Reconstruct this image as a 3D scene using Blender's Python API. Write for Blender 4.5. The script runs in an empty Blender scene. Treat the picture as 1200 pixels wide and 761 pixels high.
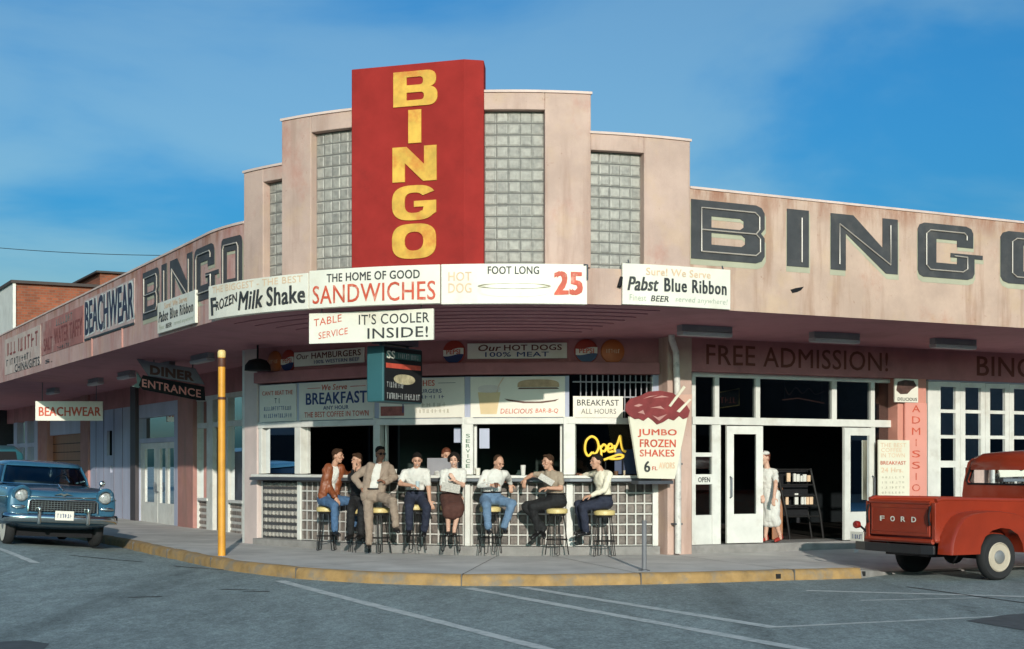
import bpy, math, random
from mathutils import Vector, Matrix, noise as mnoise
from mathutils.geometry import tessellate_polygon
random.seed(7)
rad = math.radians
SC = bpy.context.scene
COL = SC.collection

# ------------------------------------------------------------------ camera
F, H, HV = 1752.0, 1.70, 545.0          # focal length in photo pixels, eye height, horizon row
cam = bpy.data.cameras.new('camera')
camo = bpy.data.objects.new('camera', cam); COL.objects.link(camo)
camo.location = (0, 0, H); camo.rotation_euler = (rad(90), 0, 0)
cam.sensor_width = 36; cam.sensor_fit = 'HORIZONTAL'
cam.lens = 36 * F / 1200.0
cam.shift_y = (HV - 380.5) / 1200.0
cam.clip_start = .2; cam.clip_end = 3000
SC.camera = camo

# ------------------------------------------------------------------ sun, sky, exposure
SUN_EL, SUN_AZ = 15.3, 173.0             # azimuth clockwise from +Y
tosun = Vector((math.sin(rad(SUN_AZ)) * math.cos(rad(SUN_EL)), math.cos(rad(SUN_AZ)) * math.cos(rad(SUN_EL)), math.sin(rad(SUN_EL))))
sl = bpy.data.lights.new('sun', 'SUN'); sl.energy = 3.35; sl.angle = rad(.5); sl.color = (1, .94, .84)
so = bpy.data.objects.new('sun', sl); COL.objects.link(so)
so.rotation_euler = tosun.to_track_quat('Z', 'Y').to_euler(); so.location = (20, -40, 40)
wd = bpy.data.worlds.new('World'); SC.world = wd; wd.use_nodes = True
nt = wd.node_tree; N = nt.nodes; Lk = nt.links; N.clear()
out = N.new('ShaderNodeOutputWorld')
sky = N.new('ShaderNodeTexSky'); sky.sky_type = 'NISHITA'; sky.sun_disc = False
sky.sun_elevation = rad(SUN_EL); sky.sun_rotation = rad(SUN_AZ)
sky.air_density = 1.0; sky.dust_density = 3.2; sky.ozone_density = 1.6
hs = N.new('ShaderNodeHueSaturation'); hs.inputs['Saturation'].default_value = 1.0
Lk.new(sky.outputs[0], hs.inputs['Color'])
bg = N.new('ShaderNodeBackground'); bg.inputs['Strength'].default_value = .12
tn = N.new('ShaderNodeMix'); tn.data_type = 'RGBA'; tn.blend_type = 'MULTIPLY'; tn.inputs[0].default_value = 1; tn.inputs[7].default_value = (.15, .66, 1.06, 1)
Lk.new(hs.outputs[0], tn.inputs[6]); Lk.new(tn.outputs[2], bg.inputs['Color'])
cl = N.new('ShaderNodeBackground'); cl.inputs['Strength'].default_value = .12
ct = N.new('ShaderNodeMix'); ct.data_type = 'RGBA'; ct.blend_type = 'MULTIPLY'; ct.inputs[0].default_value = 1; ct.inputs[7].default_value = (.62, .95, 1.10, 1)
Lk.new(hs.outputs[0], ct.inputs[6]); Lk.new(ct.outputs[2], cl.inputs['Color'])
tc = N.new('ShaderNodeTexCoord'); mp = N.new('ShaderNodeMapping'); mp.inputs['Scale'].default_value = (2.6, 2.6, 7.5); mp.inputs['Location'].default_value = (1.71, 2.18, .27)
mp.inputs['Rotation'].default_value = (0, rad(-7), 0)
no = N.new('ShaderNodeTexNoise'); no.inputs['Scale'].default_value = 1.05; no.inputs['Detail'].default_value = 7; no.inputs['Roughness'].default_value = .52
no.inputs['Distortion'].default_value = .35
rp = N.new('ShaderNodeMapRange'); rp.interpolation_type = 'SMOOTHSTEP'
rp.inputs['From Min'].default_value = .34; rp.inputs['From Max'].default_value = .58; rp.inputs['To Min'].default_value = .0; rp.inputs['To Max'].default_value = .95
mx = N.new('ShaderNodeMixShader')
Lk.new(tc.outputs['Generated'], mp.inputs[0]); Lk.new(mp.outputs[0], no.inputs['Vector']); Lk.new(no.outputs['Fac'], rp.inputs[0])
Lk.new(rp.outputs[0], mx.inputs[0]); Lk.new(bg.outputs[0], mx.inputs[1]); Lk.new(cl.outputs[0], mx.inputs[2]); Lk.new(mx.outputs[0], out.inputs[0])
SC.view_settings.view_transform = 'Standard'; SC.view_settings.look = 'None'
SC.view_settings.exposure = 0.14; SC.view_settings.gamma = 1.0; SC.view_settings.use_curve_mapping = False
try:
    SC.cycles.max_bounces = 7; SC.cycles.transparent_max_bounces = 16; SC.cycles.caustics_reflective = False; SC.cycles.caustics_refractive = False
except Exception: pass

# ------------------------------------------------------------------ materials
MATS = {}
def mat(name, col, rough=.7, metal=0., var=.14, scale=2., bump=0., bscale=60., dirt=None, damt=0., dscale=1.2, dlo=.5, coat=0., spec=.5, stretch=(1, 1, 1), emit=0.):
    if name in MATS: return MATS[name]
    m = bpy.data.materials.new(name); m.use_nodes = True
    n = m.node_tree.nodes; l = m.node_tree.links; p = n['Principled BSDF']
    p.inputs['Roughness'].default_value = rough; p.inputs['Metallic'].default_value = metal
    p.inputs['Specular IOR Level'].default_value = spec
    if coat: p.inputs['Coat Weight'].default_value = coat; p.inputs['Coat Roughness'].default_value = .06
    g = n.new('ShaderNodeNewGeometry')
    mpn = n.new('ShaderNodeMapping'); mpn.inputs['Scale'].default_value = stretch; l.new(g.outputs['Position'], mpn.inputs[0])
    t = n.new('ShaderNodeTexNoise'); t.inputs['Scale'].default_value = scale; t.inputs['Detail'].default_value = 7; t.inputs['Roughness'].default_value = .62
    l.new(mpn.outputs[0], t.inputs['Vector'])
    r = n.new('ShaderNodeMapRange'); r.inputs['From Min'].default_value = .3; r.inputs['From Max'].default_value = .7
    r.inputs['To Min'].default_value = 1 - var; r.inputs['To Max'].default_value = 1 + var * .6; l.new(t.outputs['Fac'], r.inputs[0])
    mu = n.new('ShaderNodeMix'); mu.data_type = 'RGBA'; mu.blend_type = 'MULTIPLY'; mu.inputs[0].default_value = 1
    mu.inputs[6].default_value = (*col, 1); l.new(r.outputs[0], mu.inputs[7])
    o = mu.outputs[2]
    if dirt:
        t2 = n.new('ShaderNodeTexNoise'); t2.inputs['Scale'].default_value = dscale; t2.inputs['Detail'].default_value = 9; t2.inputs['Roughness'].default_value = .65
        l.new(mpn.outputs[0], t2.inputs['Vector'])
        r2 = n.new('ShaderNodeMapRange'); r2.interpolation_type = 'SMOOTHSTEP'
        r2.inputs['From Min'].default_value = dlo; r2.inputs['From Max'].default_value = dlo + .22; r2.inputs['To Max'].default_value = damt
        l.new(t2.outputs['Fac'], r2.inputs[0])
        m2 = n.new('ShaderNodeMix'); m2.data_type = 'RGBA'; l.new(r2.outputs[0], m2.inputs[0]); l.new(o, m2.inputs[6]); m2.inputs[7].default_value = (*dirt, 1)
        o = m2.outputs[2]
    l.new(o, p.inputs['Base Color'])
    if bump:
        t3 = n.new('ShaderNodeTexNoise'); t3.inputs['Scale'].default_value = bscale; t3.inputs['Detail'].default_value = 5; l.new(g.outputs['Position'], t3.inputs['Vector'])
        b = n.new('ShaderNodeBump'); b.inputs['Strength'].default_value = bump; b.inputs['Distance'].default_value = .02; l.new(t3.outputs['Fac'], b.inputs['Height'])
        l.new(b.outputs[0], p.inputs['Normal'])
    if emit:
        p.inputs['Emission Color'].default_value = (*col, 1); p.inputs['Emission Strength'].default_value = emit
    MATS[name] = m
    return m
def glassmat(name, tint, refl=(.9, .95, 1), rough=.015, ior=1.45):
    m = bpy.data.materials.new(name); m.use_nodes = True; n = m.node_tree.nodes; l = m.node_tree.links; n.clear()
    o = n.new('ShaderNodeOutputMaterial'); tr = n.new('ShaderNodeBsdfTransparent'); tr.inputs[0].default_value = (*tint, 1)
    gl = n.new('ShaderNodeBsdfGlossy'); gl.inputs['Color'].default_value = (*refl, 1); gl.inputs['Roughness'].default_value = rough
    fr = n.new('ShaderNodeFresnel'); fr.inputs[0].default_value = ior
    g = n.new('ShaderNodeNewGeometry'); t = n.new('ShaderNodeTexNoise'); t.inputs['Scale'].default_value = 1.7; b = n.new('ShaderNodeBump'); b.inputs['Strength'].default_value = .05
    l.new(g.outputs['Position'], t.inputs['Vector']); l.new(t.outputs['Fac'], b.inputs['Height']); l.new(b.outputs[0], gl.inputs['Normal'])
    x = n.new('ShaderNodeMixShader'); l.new(fr.outputs[0], x.inputs[0]); l.new(tr.outputs[0], x.inputs[1]); l.new(gl.outputs[0], x.inputs[2]); l.new(x.outputs[0], o.inputs[0])
    return m
def stucco(name, col, stain, streak, top=None):
    m = bpy.data.materials.new(name); m.use_nodes = True; n = m.node_tree.nodes; l = m.node_tree.links; p = n['Principled BSDF']
    p.inputs['Roughness'].default_value = .9; p.inputs['Specular IOR Level'].default_value = .2
    g = n.new('ShaderNodeNewGeometry')
    def nz(scale, st, detail=8, ro=.65):
        mpn = n.new('ShaderNodeMapping'); mpn.inputs['Scale'].default_value = st; l.new(g.outputs['Position'], mpn.inputs[0])
        t = n.new('ShaderNodeTexNoise'); t.inputs['Scale'].default_value = scale; t.inputs['Detail'].default_value = detail; t.inputs['Roughness'].default_value = ro
        l.new(mpn.outputs[0], t.inputs['Vector']); return t.outputs['Fac']
    def mr(src, a, b, c, d):
        r = n.new('ShaderNodeMapRange'); r.interpolation_type = 'SMOOTHSTEP'
        for k, v in zip(('From Min', 'From Max', 'To Min', 'To Max'), (a, b, c, d)): r.inputs[k].default_value = v
        l.new(src, r.inputs[0]); return r.outputs[0]
    def mixc(fac, A, B, mode='MIX'):
        x = n.new('ShaderNodeMix'); x.data_type = 'RGBA'; x.blend_type = mode
        if fac is None: x.inputs[0].default_value = 1
        else: l.new(fac, x.inputs[0])
        for i, q in ((6, A), (7, B)):
            if isinstance(q, tuple): x.inputs[i].default_value = (*q, 1)
            else: l.new(q, x.inputs[i])
        return x.outputs[2]
    c = mixc(None, col, mr(nz(1.1, (1, 1, 1)), .3, .7, .84, 1.07), 'MULTIPLY')
    c = mixc(mr(nz(.75, (1, 1, .8), 10, .7), .53, .72, 0, .60), c, stain)
    c = mixc(mr(nz(3.0, (1, 1, .12), 6, .6), .50, .68, 0, .62), c, streak)
    c = mixc(mr(nz(9, (1, 1, 1), 4, .6), .66, .74, 0, .35), c, tuple(x * .55 for x in stain))
    c = mixc(mr(nz(1.6, (1, 1, 1), 5, .6), .50, .68, 0, .26), c, (col[0] * 1.06, col[1] * 1.02, col[2] * .72))
    if top:   # rust and soot that ran down from the coping
        sp_ = n.new('ShaderNodeSeparateXYZ'); l.new(g.outputs['Position'], sp_.inputs[0])
        zm = mr(sp_.outputs['Z'], top - .42, top, 0, 1); nm = mr(nz(2.4, (1, 1, .25), 8, .7), .40, .62, 0, .85)
        mm = n.new('ShaderNodeMath'); mm.operation = 'MULTIPLY'; l.new(zm, mm.inputs[0]); l.new(nm, mm.inputs[1]); c = mixc(mm.outputs[0], c, (.30, .125, .075))
    l.new(c, p.inputs['Base Color'])
    b = n.new('ShaderNodeBump'); b.inputs['Strength'].default_value = .28; b.inputs['Distance'].default_value = .015; l.new(nz(45, (1, 1, 1), 4), b.inputs['Height']); l.new(b.outputs[0], p.inputs['Normal'])
    MATS[name] = m; return m
def brickmat(name, c1, c2, mortar, rot):
    m = bpy.data.materials.new(name); m.use_nodes = True; n = m.node_tree.nodes; l = m.node_tree.links; p = n['Principled BSDF']; p.inputs['Roughness'].default_value = .9
    t = n.new('ShaderNodeTexCoord'); mpn = n.new('ShaderNodeMapping'); mpn.inputs['Rotation'].default_value = rot; l.new(t.outputs['Object'], mpn.inputs[0])
    b = n.new('ShaderNodeTexBrick'); b.inputs['Color1'].default_value = (*c1, 1); b.inputs['Color2'].default_value = (*c2, 1); b.inputs['Mortar'].default_value = (*mortar, 1)
    b.inputs['Scale'].default_value = 1; b.inputs['Brick Width'].default_value = .24; b.inputs['Row Height'].default_value = .105; b.inputs['Mortar Size'].default_value = .012
    l.new(mpn.outputs[0], b.inputs['Vector'])
    z = n.new('ShaderNodeTexNoise'); z.inputs['Scale'].default_value = .7; z.inputs['Detail'].default_value = 8; l.new(t.outputs['Object'], z.inputs['Vector'])
    r = n.new('ShaderNodeMapRange'); r.inputs['From Min'].default_value = .3; r.inputs['From Max'].default_value = .7; r.inputs['To Min'].default_value = .6; r.inputs['To Max'].default_value = 1.15; l.new(z.outputs['Fac'], r.inputs[0])
    x = n.new('ShaderNodeMix'); x.data_type = 'RGBA'; x.blend_type = 'MULTIPLY'; x.inputs[0].default_value = 1; l.new(b.outputs[0], x.inputs[6]); l.new(r.outputs[0], x.inputs[7])
    l.new(x.outputs[2], p.inputs['Base Color']); return m
def blockmat(name, lo, hi):
    """glass block: each block its own brightness, with the wavy, half clear look of pressed glass"""
    m = bpy.data.materials.new(name); m.use_nodes = True; n = m.node_tree.nodes; l = m.node_tree.links; p = n['Principled BSDF']
    p.inputs['Roughness'].default_value = .4; p.inputs['Specular IOR Level'].default_value = .3
    g = n.new('ShaderNodeNewGeometry'); r = n.new('ShaderNodeMix'); r.data_type = 'RGBA'; r.inputs[6].default_value = (*lo, 1); r.inputs[7].default_value = (*hi, 1)
    t = n.new('ShaderNodeTexNoise'); t.inputs['Scale'].default_value = 14; t.inputs['Detail'].default_value = 3; l.new(g.outputs['Position'], t.inputs['Vector'])
    a = n.new('ShaderNodeMath'); a.operation = 'ADD'; s2 = n.new('ShaderNodeMath'); s2.operation = 'MULTIPLY'; s2.inputs[1].default_value = .55
    l.new(g.outputs['Random Per Island'], s2.inputs[0]); l.new(s2.outputs[0], a.inputs[0])
    r3 = n.new('ShaderNodeMapRange'); r3.inputs['From Min'].default_value = .3; r3.inputs['From Max'].default_value = .7; r3.inputs['To Max'].default_value = .5; l.new(t.outputs['Fac'], r3.inputs[0])
    l.new(r3.outputs[0], a.inputs[1]); l.new(a.outputs[0], r.inputs[0]); l.new(r.outputs[2], p.inputs['Base Color'])
    t4 = n.new('ShaderNodeTexWave'); t4.inputs['Scale'].default_value = 16; t4.inputs['Distortion'].default_value = 2.5; l.new(g.outputs['Position'], t4.inputs['Vector'])
    b = n.new('ShaderNodeBump'); b.inputs['Strength'].default_value = .25; b.inputs['Distance'].default_value = .01; l.new(t4.outputs['Fac'], b.inputs['Height']); l.new(b.outputs[0], p.inputs['Normal'])
    return m

M_pink = stucco('pink stucco', (.53, .375, .315), (.44, .17, .13), (.36, .23, .185))
M_pinkl = stucco('weathered pink stucco', (.52, .335, .30), (.36, .095, .085), (.40, .16, .14), 5.38)
M_pinkr = stucco('rust streaked pink stucco', (.54, .382, .305), (.42, .15, .085), (.31, .17, .11), 5.72)
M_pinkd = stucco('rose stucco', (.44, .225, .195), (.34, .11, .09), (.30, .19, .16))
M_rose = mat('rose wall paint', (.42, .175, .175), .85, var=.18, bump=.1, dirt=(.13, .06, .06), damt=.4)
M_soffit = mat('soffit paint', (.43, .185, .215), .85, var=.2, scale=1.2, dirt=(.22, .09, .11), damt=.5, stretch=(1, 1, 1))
M_red = mat('red sign paint', (.31, .026, .022), .85, spec=.15, var=.16, scale=2.5, dirt=(.18, .02, .018), damt=.45, dscale=1.5, bump=.06, bscale=90)
M_redside = mat('red sign return', (.33, .028, .035), .6, var=.14, scale=2.5)
M_gold = mat('gold lettering', (.70, .40, .06), .6, var=.3, scale=4, dirt=(.58, .17, .025), damt=.75, dscale=3.5, dlo=.47)
M_char = mat('charcoal lettering', (.050, .050, .054), .7, var=.25, scale=4, dirt=(.10, .09, .085), damt=.5, dscale=3)
M_shadow = mat('grey green letter shadow', (.42, .40, .29), .8, var=.15)
M_tubing = mat('unlit neon tubing', (.42, .36, .31), .3, var=.1)
M_mortar = mat('grey mortar', (.13, .125, .115), .9)
M_mortarw = mat('pale mortar', (.55, .53, .49), .85, var=.18, scale=5)
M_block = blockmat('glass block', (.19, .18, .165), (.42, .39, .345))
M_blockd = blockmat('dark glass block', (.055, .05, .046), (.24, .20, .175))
M_white = mat('white painted wood', (.68, .67, .62), .55, var=.13, scale=3, dirt=(.42, .37, .30), damt=.4, dscale=2.5)
M_whiteb = mat('white sign enamel', (.76, .72, .62), .5, var=.07, scale=2, dirt=(.56, .47, .33), damt=.45, dscale=1.3)
M_cream = mat('cream sign enamel', (.74, .70, .56), .55, var=.08)
M_lav = mat('lavender grey paint', (.43, .45, .56), .75, var=.16, scale=1.5, stretch=(1, 1, .3))
M_grey = mat('grey painted trim', (.28, .27, .29), .6, var=.15)
M_black = mat('black paint', (.012, .012, .014), .75, spec=.2)
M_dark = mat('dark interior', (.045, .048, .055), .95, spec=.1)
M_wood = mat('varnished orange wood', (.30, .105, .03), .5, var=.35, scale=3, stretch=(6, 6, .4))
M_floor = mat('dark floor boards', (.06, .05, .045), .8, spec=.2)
M_text = mat('black sign paint', (.028, .03, .032), .6, var=.3, scale=9, dirt=(.25, .24, .2), damt=.35, dscale=14)
M_textr = mat('red sign lettering', (.58, .085, .04), .6, var=.25, scale=6, dirt=(.75, .55, .42), damt=.5, dscale=8)
M_textf = mat('faded orange sign lettering', (.72, .50, .33), .7, var=.15, scale=6)
M_textb = mat('blue sign lettering', (.04, .06, .17), .6, var=.2)
M_textbr = mat('brown red lettering', (.14, .035, .022), .7)
M_glass = glassmat('window glass', (.55, .58, .57))
M_carglass = glassmat('car glass', (.75, .86, .84), ior=1.75)
M_zinc = mat('zinc counter edge', (.14, .15, .17), .4, metal=.6)
M_conc = mat('sidewalk concrete', (.55, .52, .49), .9, var=.22, scale=1.4, bump=.2, bscale=70, dirt=(.36, .335, .315), damt=.6, dscale=.8)
M_plinth = mat('grimy plinth concrete', (.27, .255, .24), .9, var=.25, scale=3, bump=.2, dirt=(.15, .14, .13), damt=.7, dscale=2)
M_kerb = mat('yellow kerb paint', (.37, .225, .085), .85, var=.35, scale=4, dirt=(.21, .18, .14), damt=.9, dscale=3.2, dlo=.46, bump=.2, bscale=40)
M_lamp = mat('fluorescent diffuser', (.40, .38, .40), .5)
M_metal = mat('galvanised pipe', (.42, .40, .39), .5, metal=.3, var=.25, scale=12)
M_chrome = mat('chrome', (.75, .75, .74), .12, metal=1, var=.05)
M_tyre = mat('black rubber', (.016, .016, .017), .8)
M_seat = mat('yellow vinyl', (.62, .48, .20), .45, var=.08)
M_stool = mat('black stool wire', (.016, .015, .015), .5, spec=.3)

# ------------------------------------------------------------------ mesh builder
class MB:
    def __init__(s): s.v = []; s.f = []
    def add(s, vs, fs, M=None):
        o = len(s.v)
        s.v += [tuple(M @ Vector(p)) if M else tuple(p) for p in vs]
        s.f += [tuple(i + o for i in f) for f in fs]; return s
    def box(s, x0, x1, y0, y1, z0, z1, M=None):
        vs = [(x, y, z) for z in (z0, z1) for y in (y0, y1) for x in (x0, x1)]
        return s.add(vs, [(0, 2, 3, 1), (4, 5, 7, 6), (0, 1, 5, 4), (2, 6, 7, 3), (0, 4, 6, 2), (1, 3, 7, 5)], M)
    def mbox(s, fn, x0, x1, d0, d1, z0, z1, nx=1):
        """box in mapped coordinates: x along a wall, d outward, z up; z0/z1 may be pairs (left, right)"""
        a0, b0 = z0 if isinstance(z0, tuple) else (z0, z0); a1, b1 = z1 if isinstance(z1, tuple) else (z1, z1)
        vs = []; fs = []
        for i in range(nx + 1):
            t = i / nx; x = x0 + (x1 - x0) * t; zl = a0 + (b0 - a0) * t; zh = a1 + (b1 - a1) * t
            vs += [fn(x, d1, zl), fn(x, d1, zh), fn(x, d0, zh), fn(x, d0, zl)]
        for i in range(nx):
            p = 4 * i; q = p + 4
            for k in range(4): fs.append((p + k, p + (k + 1) % 4, q + (k + 1) % 4, q + k))
        fs += [(0, 3, 2, 1), tuple(4 * nx + k for k in range(4))]
        return s.add(vs, fs)
    def prism(s, loops, y0, y1, M=None, fn=None):
        """2D loops (first outer, rest holes) in x,z extruded from y0 to y1"""
        loops = [[(float(a), float(b)) for a, b in lp] for lp in loops]
        tri = tessellate_polygon([[Vector((a, b, 0)) for a, b in lp] for lp in loops])
        flat = [p for lp in loops for p in lp]; n = len(flat)
        if fn: vs = [fn(a, -y0, b) for a, b in flat] + [fn(a, -y1, b) for a, b in flat]
        else: vs = [(a, y0, b) for a, b in flat] + [(a, y1, b) for a, b in flat]
        if abs(y1 - y0) < 1e-9: return s.add(vs[:n], [tuple(t) for t in tri], M)
        fs = [tuple(t) for t in tri] + [tuple(i + n for i in reversed(t)) for t in tri]
        o = 0
        for lp in loops:
            k = len(lp)
            for i in range(k): j = (i + 1) % k; fs.append((o + i, o + j, o + j + n, o + i + n))
            o += k
        return s.add(vs, fs, M)
    def tube(s, pts, r, n=8, M=None, closed=False):
        pts = [Vector(p) for p in pts]; k = len(pts); rs = r if isinstance(r, (list, tuple)) else [r] * k
        vs = []; up = None
        for i, p in enumerate(pts):
            if closed: d = pts[(i + 1) % k] - pts[i - 1]
            else: d = pts[min(i + 1, k - 1)] - pts[max(i - 1, 0)]
            d = d.normalized() if d.length > 1e-9 else Vector((0, 0, 1))
            if up is None: up = Vector((0, 0, 1)) if abs(d.z) < .9 else Vector((1, 0, 0))
            x = d.cross(up).normalized(); y = x.cross(d).normalized(); up = y
            for j in range(n):
                a = 2 * math.pi * j / n; vs.append(p + (x * math.cos(a) + y * math.sin(a)) * rs[i])
        fs = []
        for i in range(k if closed else k - 1):
            q = (i + 1) % k
            for j in range(n): fs.append((i * n + j, i * n + (j + 1) % n, q * n + (j + 1) % n, q * n + j))
        if not closed: fs += [tuple(range(n - 1, -1, -1)), tuple((k - 1) * n + j for j in range(n))]
        return s.add(vs, fs, M)
    def lathe(s, prof, n=24, M=None):
        vs = [(r * math.cos(2 * math.pi * j / n), r * math.sin(2 * math.pi * j / n), z) for r, z in prof for j in range(n)]
        fs = [(i * n + j, i * n + (j + 1) % n, (i + 1) * n + (j + 1) % n, (i + 1) * n + j) for i in range(len(prof) - 1) for j in range(n)]
        if prof[0][0] > 1e-6: fs.append(tuple(range(n - 1, -1, -1)))
        if prof[-1][0] > 1e-6: fs.append(tuple((len(prof) - 1) * n + j for j in range(n)))
        return s.add(vs, fs, M)
    def loft(s, secs, M=None, caps=True):
        n = len(secs[0]); vs = [p for c in secs for p in c]
        fs = [(i * n + j, i * n + (j + 1) % n, (i + 1) * n + (j + 1) % n, (i + 1) * n + j) for i in range(len(secs) - 1) for j in range(n)]
        if caps: fs += [tuple(range(n - 1, -1, -1)), tuple((len(secs) - 1) * n + j for j in range(n))]
        return s.add(vs, fs, M)
    def caps(s, p, q, r0, r1, n=12):
        p = Vector(p); q = Vector(q); d = q - p; L = d.length
        if L < 1e-6: d = Vector((0, 0, 1)); L = 1e-6
        M = Matrix.Translation(p) @ d.to_track_quat('Z', 'Y').to_matrix().to_4x4()
        prof = [(r0 * math.cos(a), r0 * math.sin(a)) for a in (-1.5, -1.0, -.5, 0)] + [(r1 * math.cos(a), L + r1 * math.sin(a)) for a in (0, .5, 1.0, 1.5)]
        return s.lathe(prof, n, M)
    def ell(s, c, ax, n=14):
        c = Vector(c); X, Y, Z = [Vector(a) for a in ax]; M = Matrix(((X.x, Y.x, Z.x, c.x), (X.y, Y.y, Z.y, c.y), (X.z, Y.z, Z.z, c.z), (0, 0, 0, 1)))
        return s.lathe([(math.cos(a), math.sin(a)) for a in [(-.5 + i / 10) * math.pi * .985 for i in range(11)]], n, M)
    def grid(s, fn, us, vs_):
        n = len(vs_); vs = [fn(u, v) for u in us for v in vs_]
        return s.add(vs, [(i * n + j, (i + 1) * n + j, (i + 1) * n + j + 1, i * n + j + 1) for i in range(len(us) - 1) for j in range(n - 1)])

def setp(o, label=None, cat=None, group=None, kind=None):
    if label: o['label'] = label
    if cat: o['category'] = cat
    if group: o['group'] = group
    if kind: o['kind'] = kind
    return o
def thing(name, label, cat, loc=(0, 0, 0), rotz=0., group=None):
    o = bpy.data.objects.new(name, None); COL.objects.link(o); o.empty_display_size = .2
    o.location = loc; o.rotation_euler = (0, 0, rotz); return setp(o, label, cat, group)
def obj(name, mb, m, parent=None, smooth=False, bevel=0., sub=0, ang=38, seg=2):
    me = bpy.data.meshes.new(name)
    if isinstance(mb, MB): me.from_pydata(mb.v, [], mb.f)
    else: me = mb
    me.materials.clear(); me.materials.append(m)
    me.validate(); me.update()
    if smooth:
        me.polygons.foreach_set('use_smooth', [True] * len(me.polygons))
        try: me.set_sharp_from_angle(angle=rad(ang))
        except Exception: pass
    o = bpy.data.objects.new(name, me); COL.objects.link(o)
    if parent: o.parent = parent
    if bevel:
        b = o.modifiers.new('bevel', 'BEVEL'); b.width = bevel; b.segments = seg; b.limit_method = 'ANGLE'; b.angle_limit = rad(35)
    if sub:
        b = o.modifiers.new('sub', 'SUBSURF'); b.levels = sub; b.render_levels = sub
    return o
def copy_tree(o, parent=None):
    c = o.copy(); COL.objects.link(c)
    if parent: c.parent = parent
    for ch in list(o.children): copy_tree(ch, c)
    return c

# ------------------------------------------------------------------ lettering
_tc = {}
def glyphs(body, bold=0., shear=0., spacing=1.):
    k = (body, bold, shear, spacing)
    if k in _tc: return _tc[k]
    cu = bpy.data.curves.new('t', 'FONT'); cu.body = body; cu.offset = bold; cu.shear = shear; cu.space_character = spacing; cu.resolution_u = 3; cu.fill_mode = 'BOTH'
    o = bpy.data.objects.new('t', cu); COL.objects.link(o); bpy.context.view_layer.update()
    dg = bpy.context.evaluated_depsgraph_get(); me = bpy.data.meshes.new_from_object(o.evaluated_get(dg))
    vs = [(v.co.x, v.co.y) for v in me.vertices]; fs = [tuple(p.vertices) for p in me.polygons]
    bpy.data.objects.remove(o); bpy.data.curves.remove(cu); bpy.data.meshes.remove(me)
    x0 = min(v[0] for v in vs); x1 = max(v[0] for v in vs); y0 = min(v[1] for v in vs); y1 = max(v[1] for v in vs)
    r = [((x - x0) / max(x1 - x0, 1e-6), (y - y0) / max(y1 - y0, 1e-6)) for x, y in vs], fs
    _tc[k] = r; return r
def write(mb, body, x0, x1, z0, z1, fn, d=.004, bold=.02, shear=0., spacing=1.05, wob=0., rise=0.):
    """lettering filling x0..x1 x z0..z1 on a mapped surface fn(x, d, z)"""
    vs, fs = glyphs(body, 0., shear, spacing)
    e = bold * 1.25 * (z1 - z0); x0, x1 = x0 + e, x1 - e
    wob = wob or .035 * (z1 - z0)
    for i, (sh, sv) in enumerate(((0, 0),) if e < .0006 else ((-e, -.5 * e), (e, -.5 * e), (-e, .5 * e), (e, .5 * e), (0, 0))):
      P = []
      for a, b in vs:
          w = wob * mnoise.noise(Vector((a * 9 + x0 * 3, b * 2, 3.1 + z0)))
          P.append(fn(x0 + (x1 - x0) * a + sh, d + .0006 * i, z0 + sv + (z1 - z0) * b + rise * a + w))
      mb.add(P, fs)
    return mb
def strokes(mb, x0, x1, z0, z1, n, fn, d=.004, seed=1):
    """worn, no longer readable lettering: short painted strokes"""
    r = random.Random(seed); w = (x1 - x0) / n
    for i in range(n):
        a = x0 + i * w; h = z1 - z0
        for k in range(r.choice((1, 2, 2))):
            q = a + w * r.uniform(.1, .6); t = w * r.uniform(.10, .2)
            mb.mbox(fn, q, q + t, d - .003, d + .0008 * k, z0 + h * r.uniform(0, .12), z1 - h * r.uniform(0, .15))
        if r.random() < .7:
            zz = z0 + h * r.choice((.05, .45, .82)); mb.mbox(fn, a + w * .1, a + w * .75, d - .003, d + .002, zz, zz + h * .14)
    return mb
def flat(x, d, z): return (x, -d, z)
# ------------------------------------------------------------------ the corner building's own frame: a runs along the right facade, b along the left one
BR = rad(28.0); CR, SR = math.cos(BR), math.sin(BR)
CA, CB, RR = 12.43, 23.4, 5.5            # centre and radius of the rounded corner
ARC = math.pi * RR / 2
def A2W(a, b, z=0.): return Vector((CR * a - SR * b, SR * a + CR * b, z))
def W2A(x, y): return (CR * x + SR * y, -SR * x + CR * y)
def FAS(s, d, z):
    if s < 0: return (CA - RR - d, CB - s, z)
    if s > ARC: return (CA + s - ARC, CB - RR - d, z)
    t = s / RR; return (CA - (RR + d) * math.cos(t), CB - (RR + d) * math.sin(t), z)
RB, LA = 20.8, 10.0
def RW(x, d, z): return (x, RB - d, z)
def LW(x, d, z): return (LA - d, -x, z)
def FACET(P, Q):
    P = Vector(P); Q = Vector(Q); t = (Q - P).normalized(); n = Vector((t.y, -t.x))
    return lambda x, d, z: (P.x + t.x * x + n.x * d, P.y + t.y * x + n.y * d, z)
def proj(p):
    w = A2W(p[0], p[1], p[2]); return 600 + F * w.x / w.y, HV - F * (w.z - H) / w.y, w.y
def inv(fn, u, v, d=0., lo=-40., hi=40.):
    """where the line of sight through photo pixel (u, v) meets the mapped wall: (x, z)"""
    for _ in range(50):
        m = (lo + hi) / 2; q = A2W(*fn(m, d, 0)[:2])
        if q.y < 2 or 600 + F * q.x / q.y < u: lo = m
        else: hi = m
    return lo, H + (HV - v) / F * A2W(*fn(lo, d, 0)[:2]).y
def fx(u, d=0.): return inv(FAS, u, 0, d)[0]
def rx(u, d=0.): return inv(RW, u, 0, d, 5, 40)[0]
def lx(u, d=0.): return inv(LW, u, 0, d, -90, -20)[0]
def rz(u, v, d=0.): return inv(RW, u, v, d, 5, 40)[1]
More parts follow.
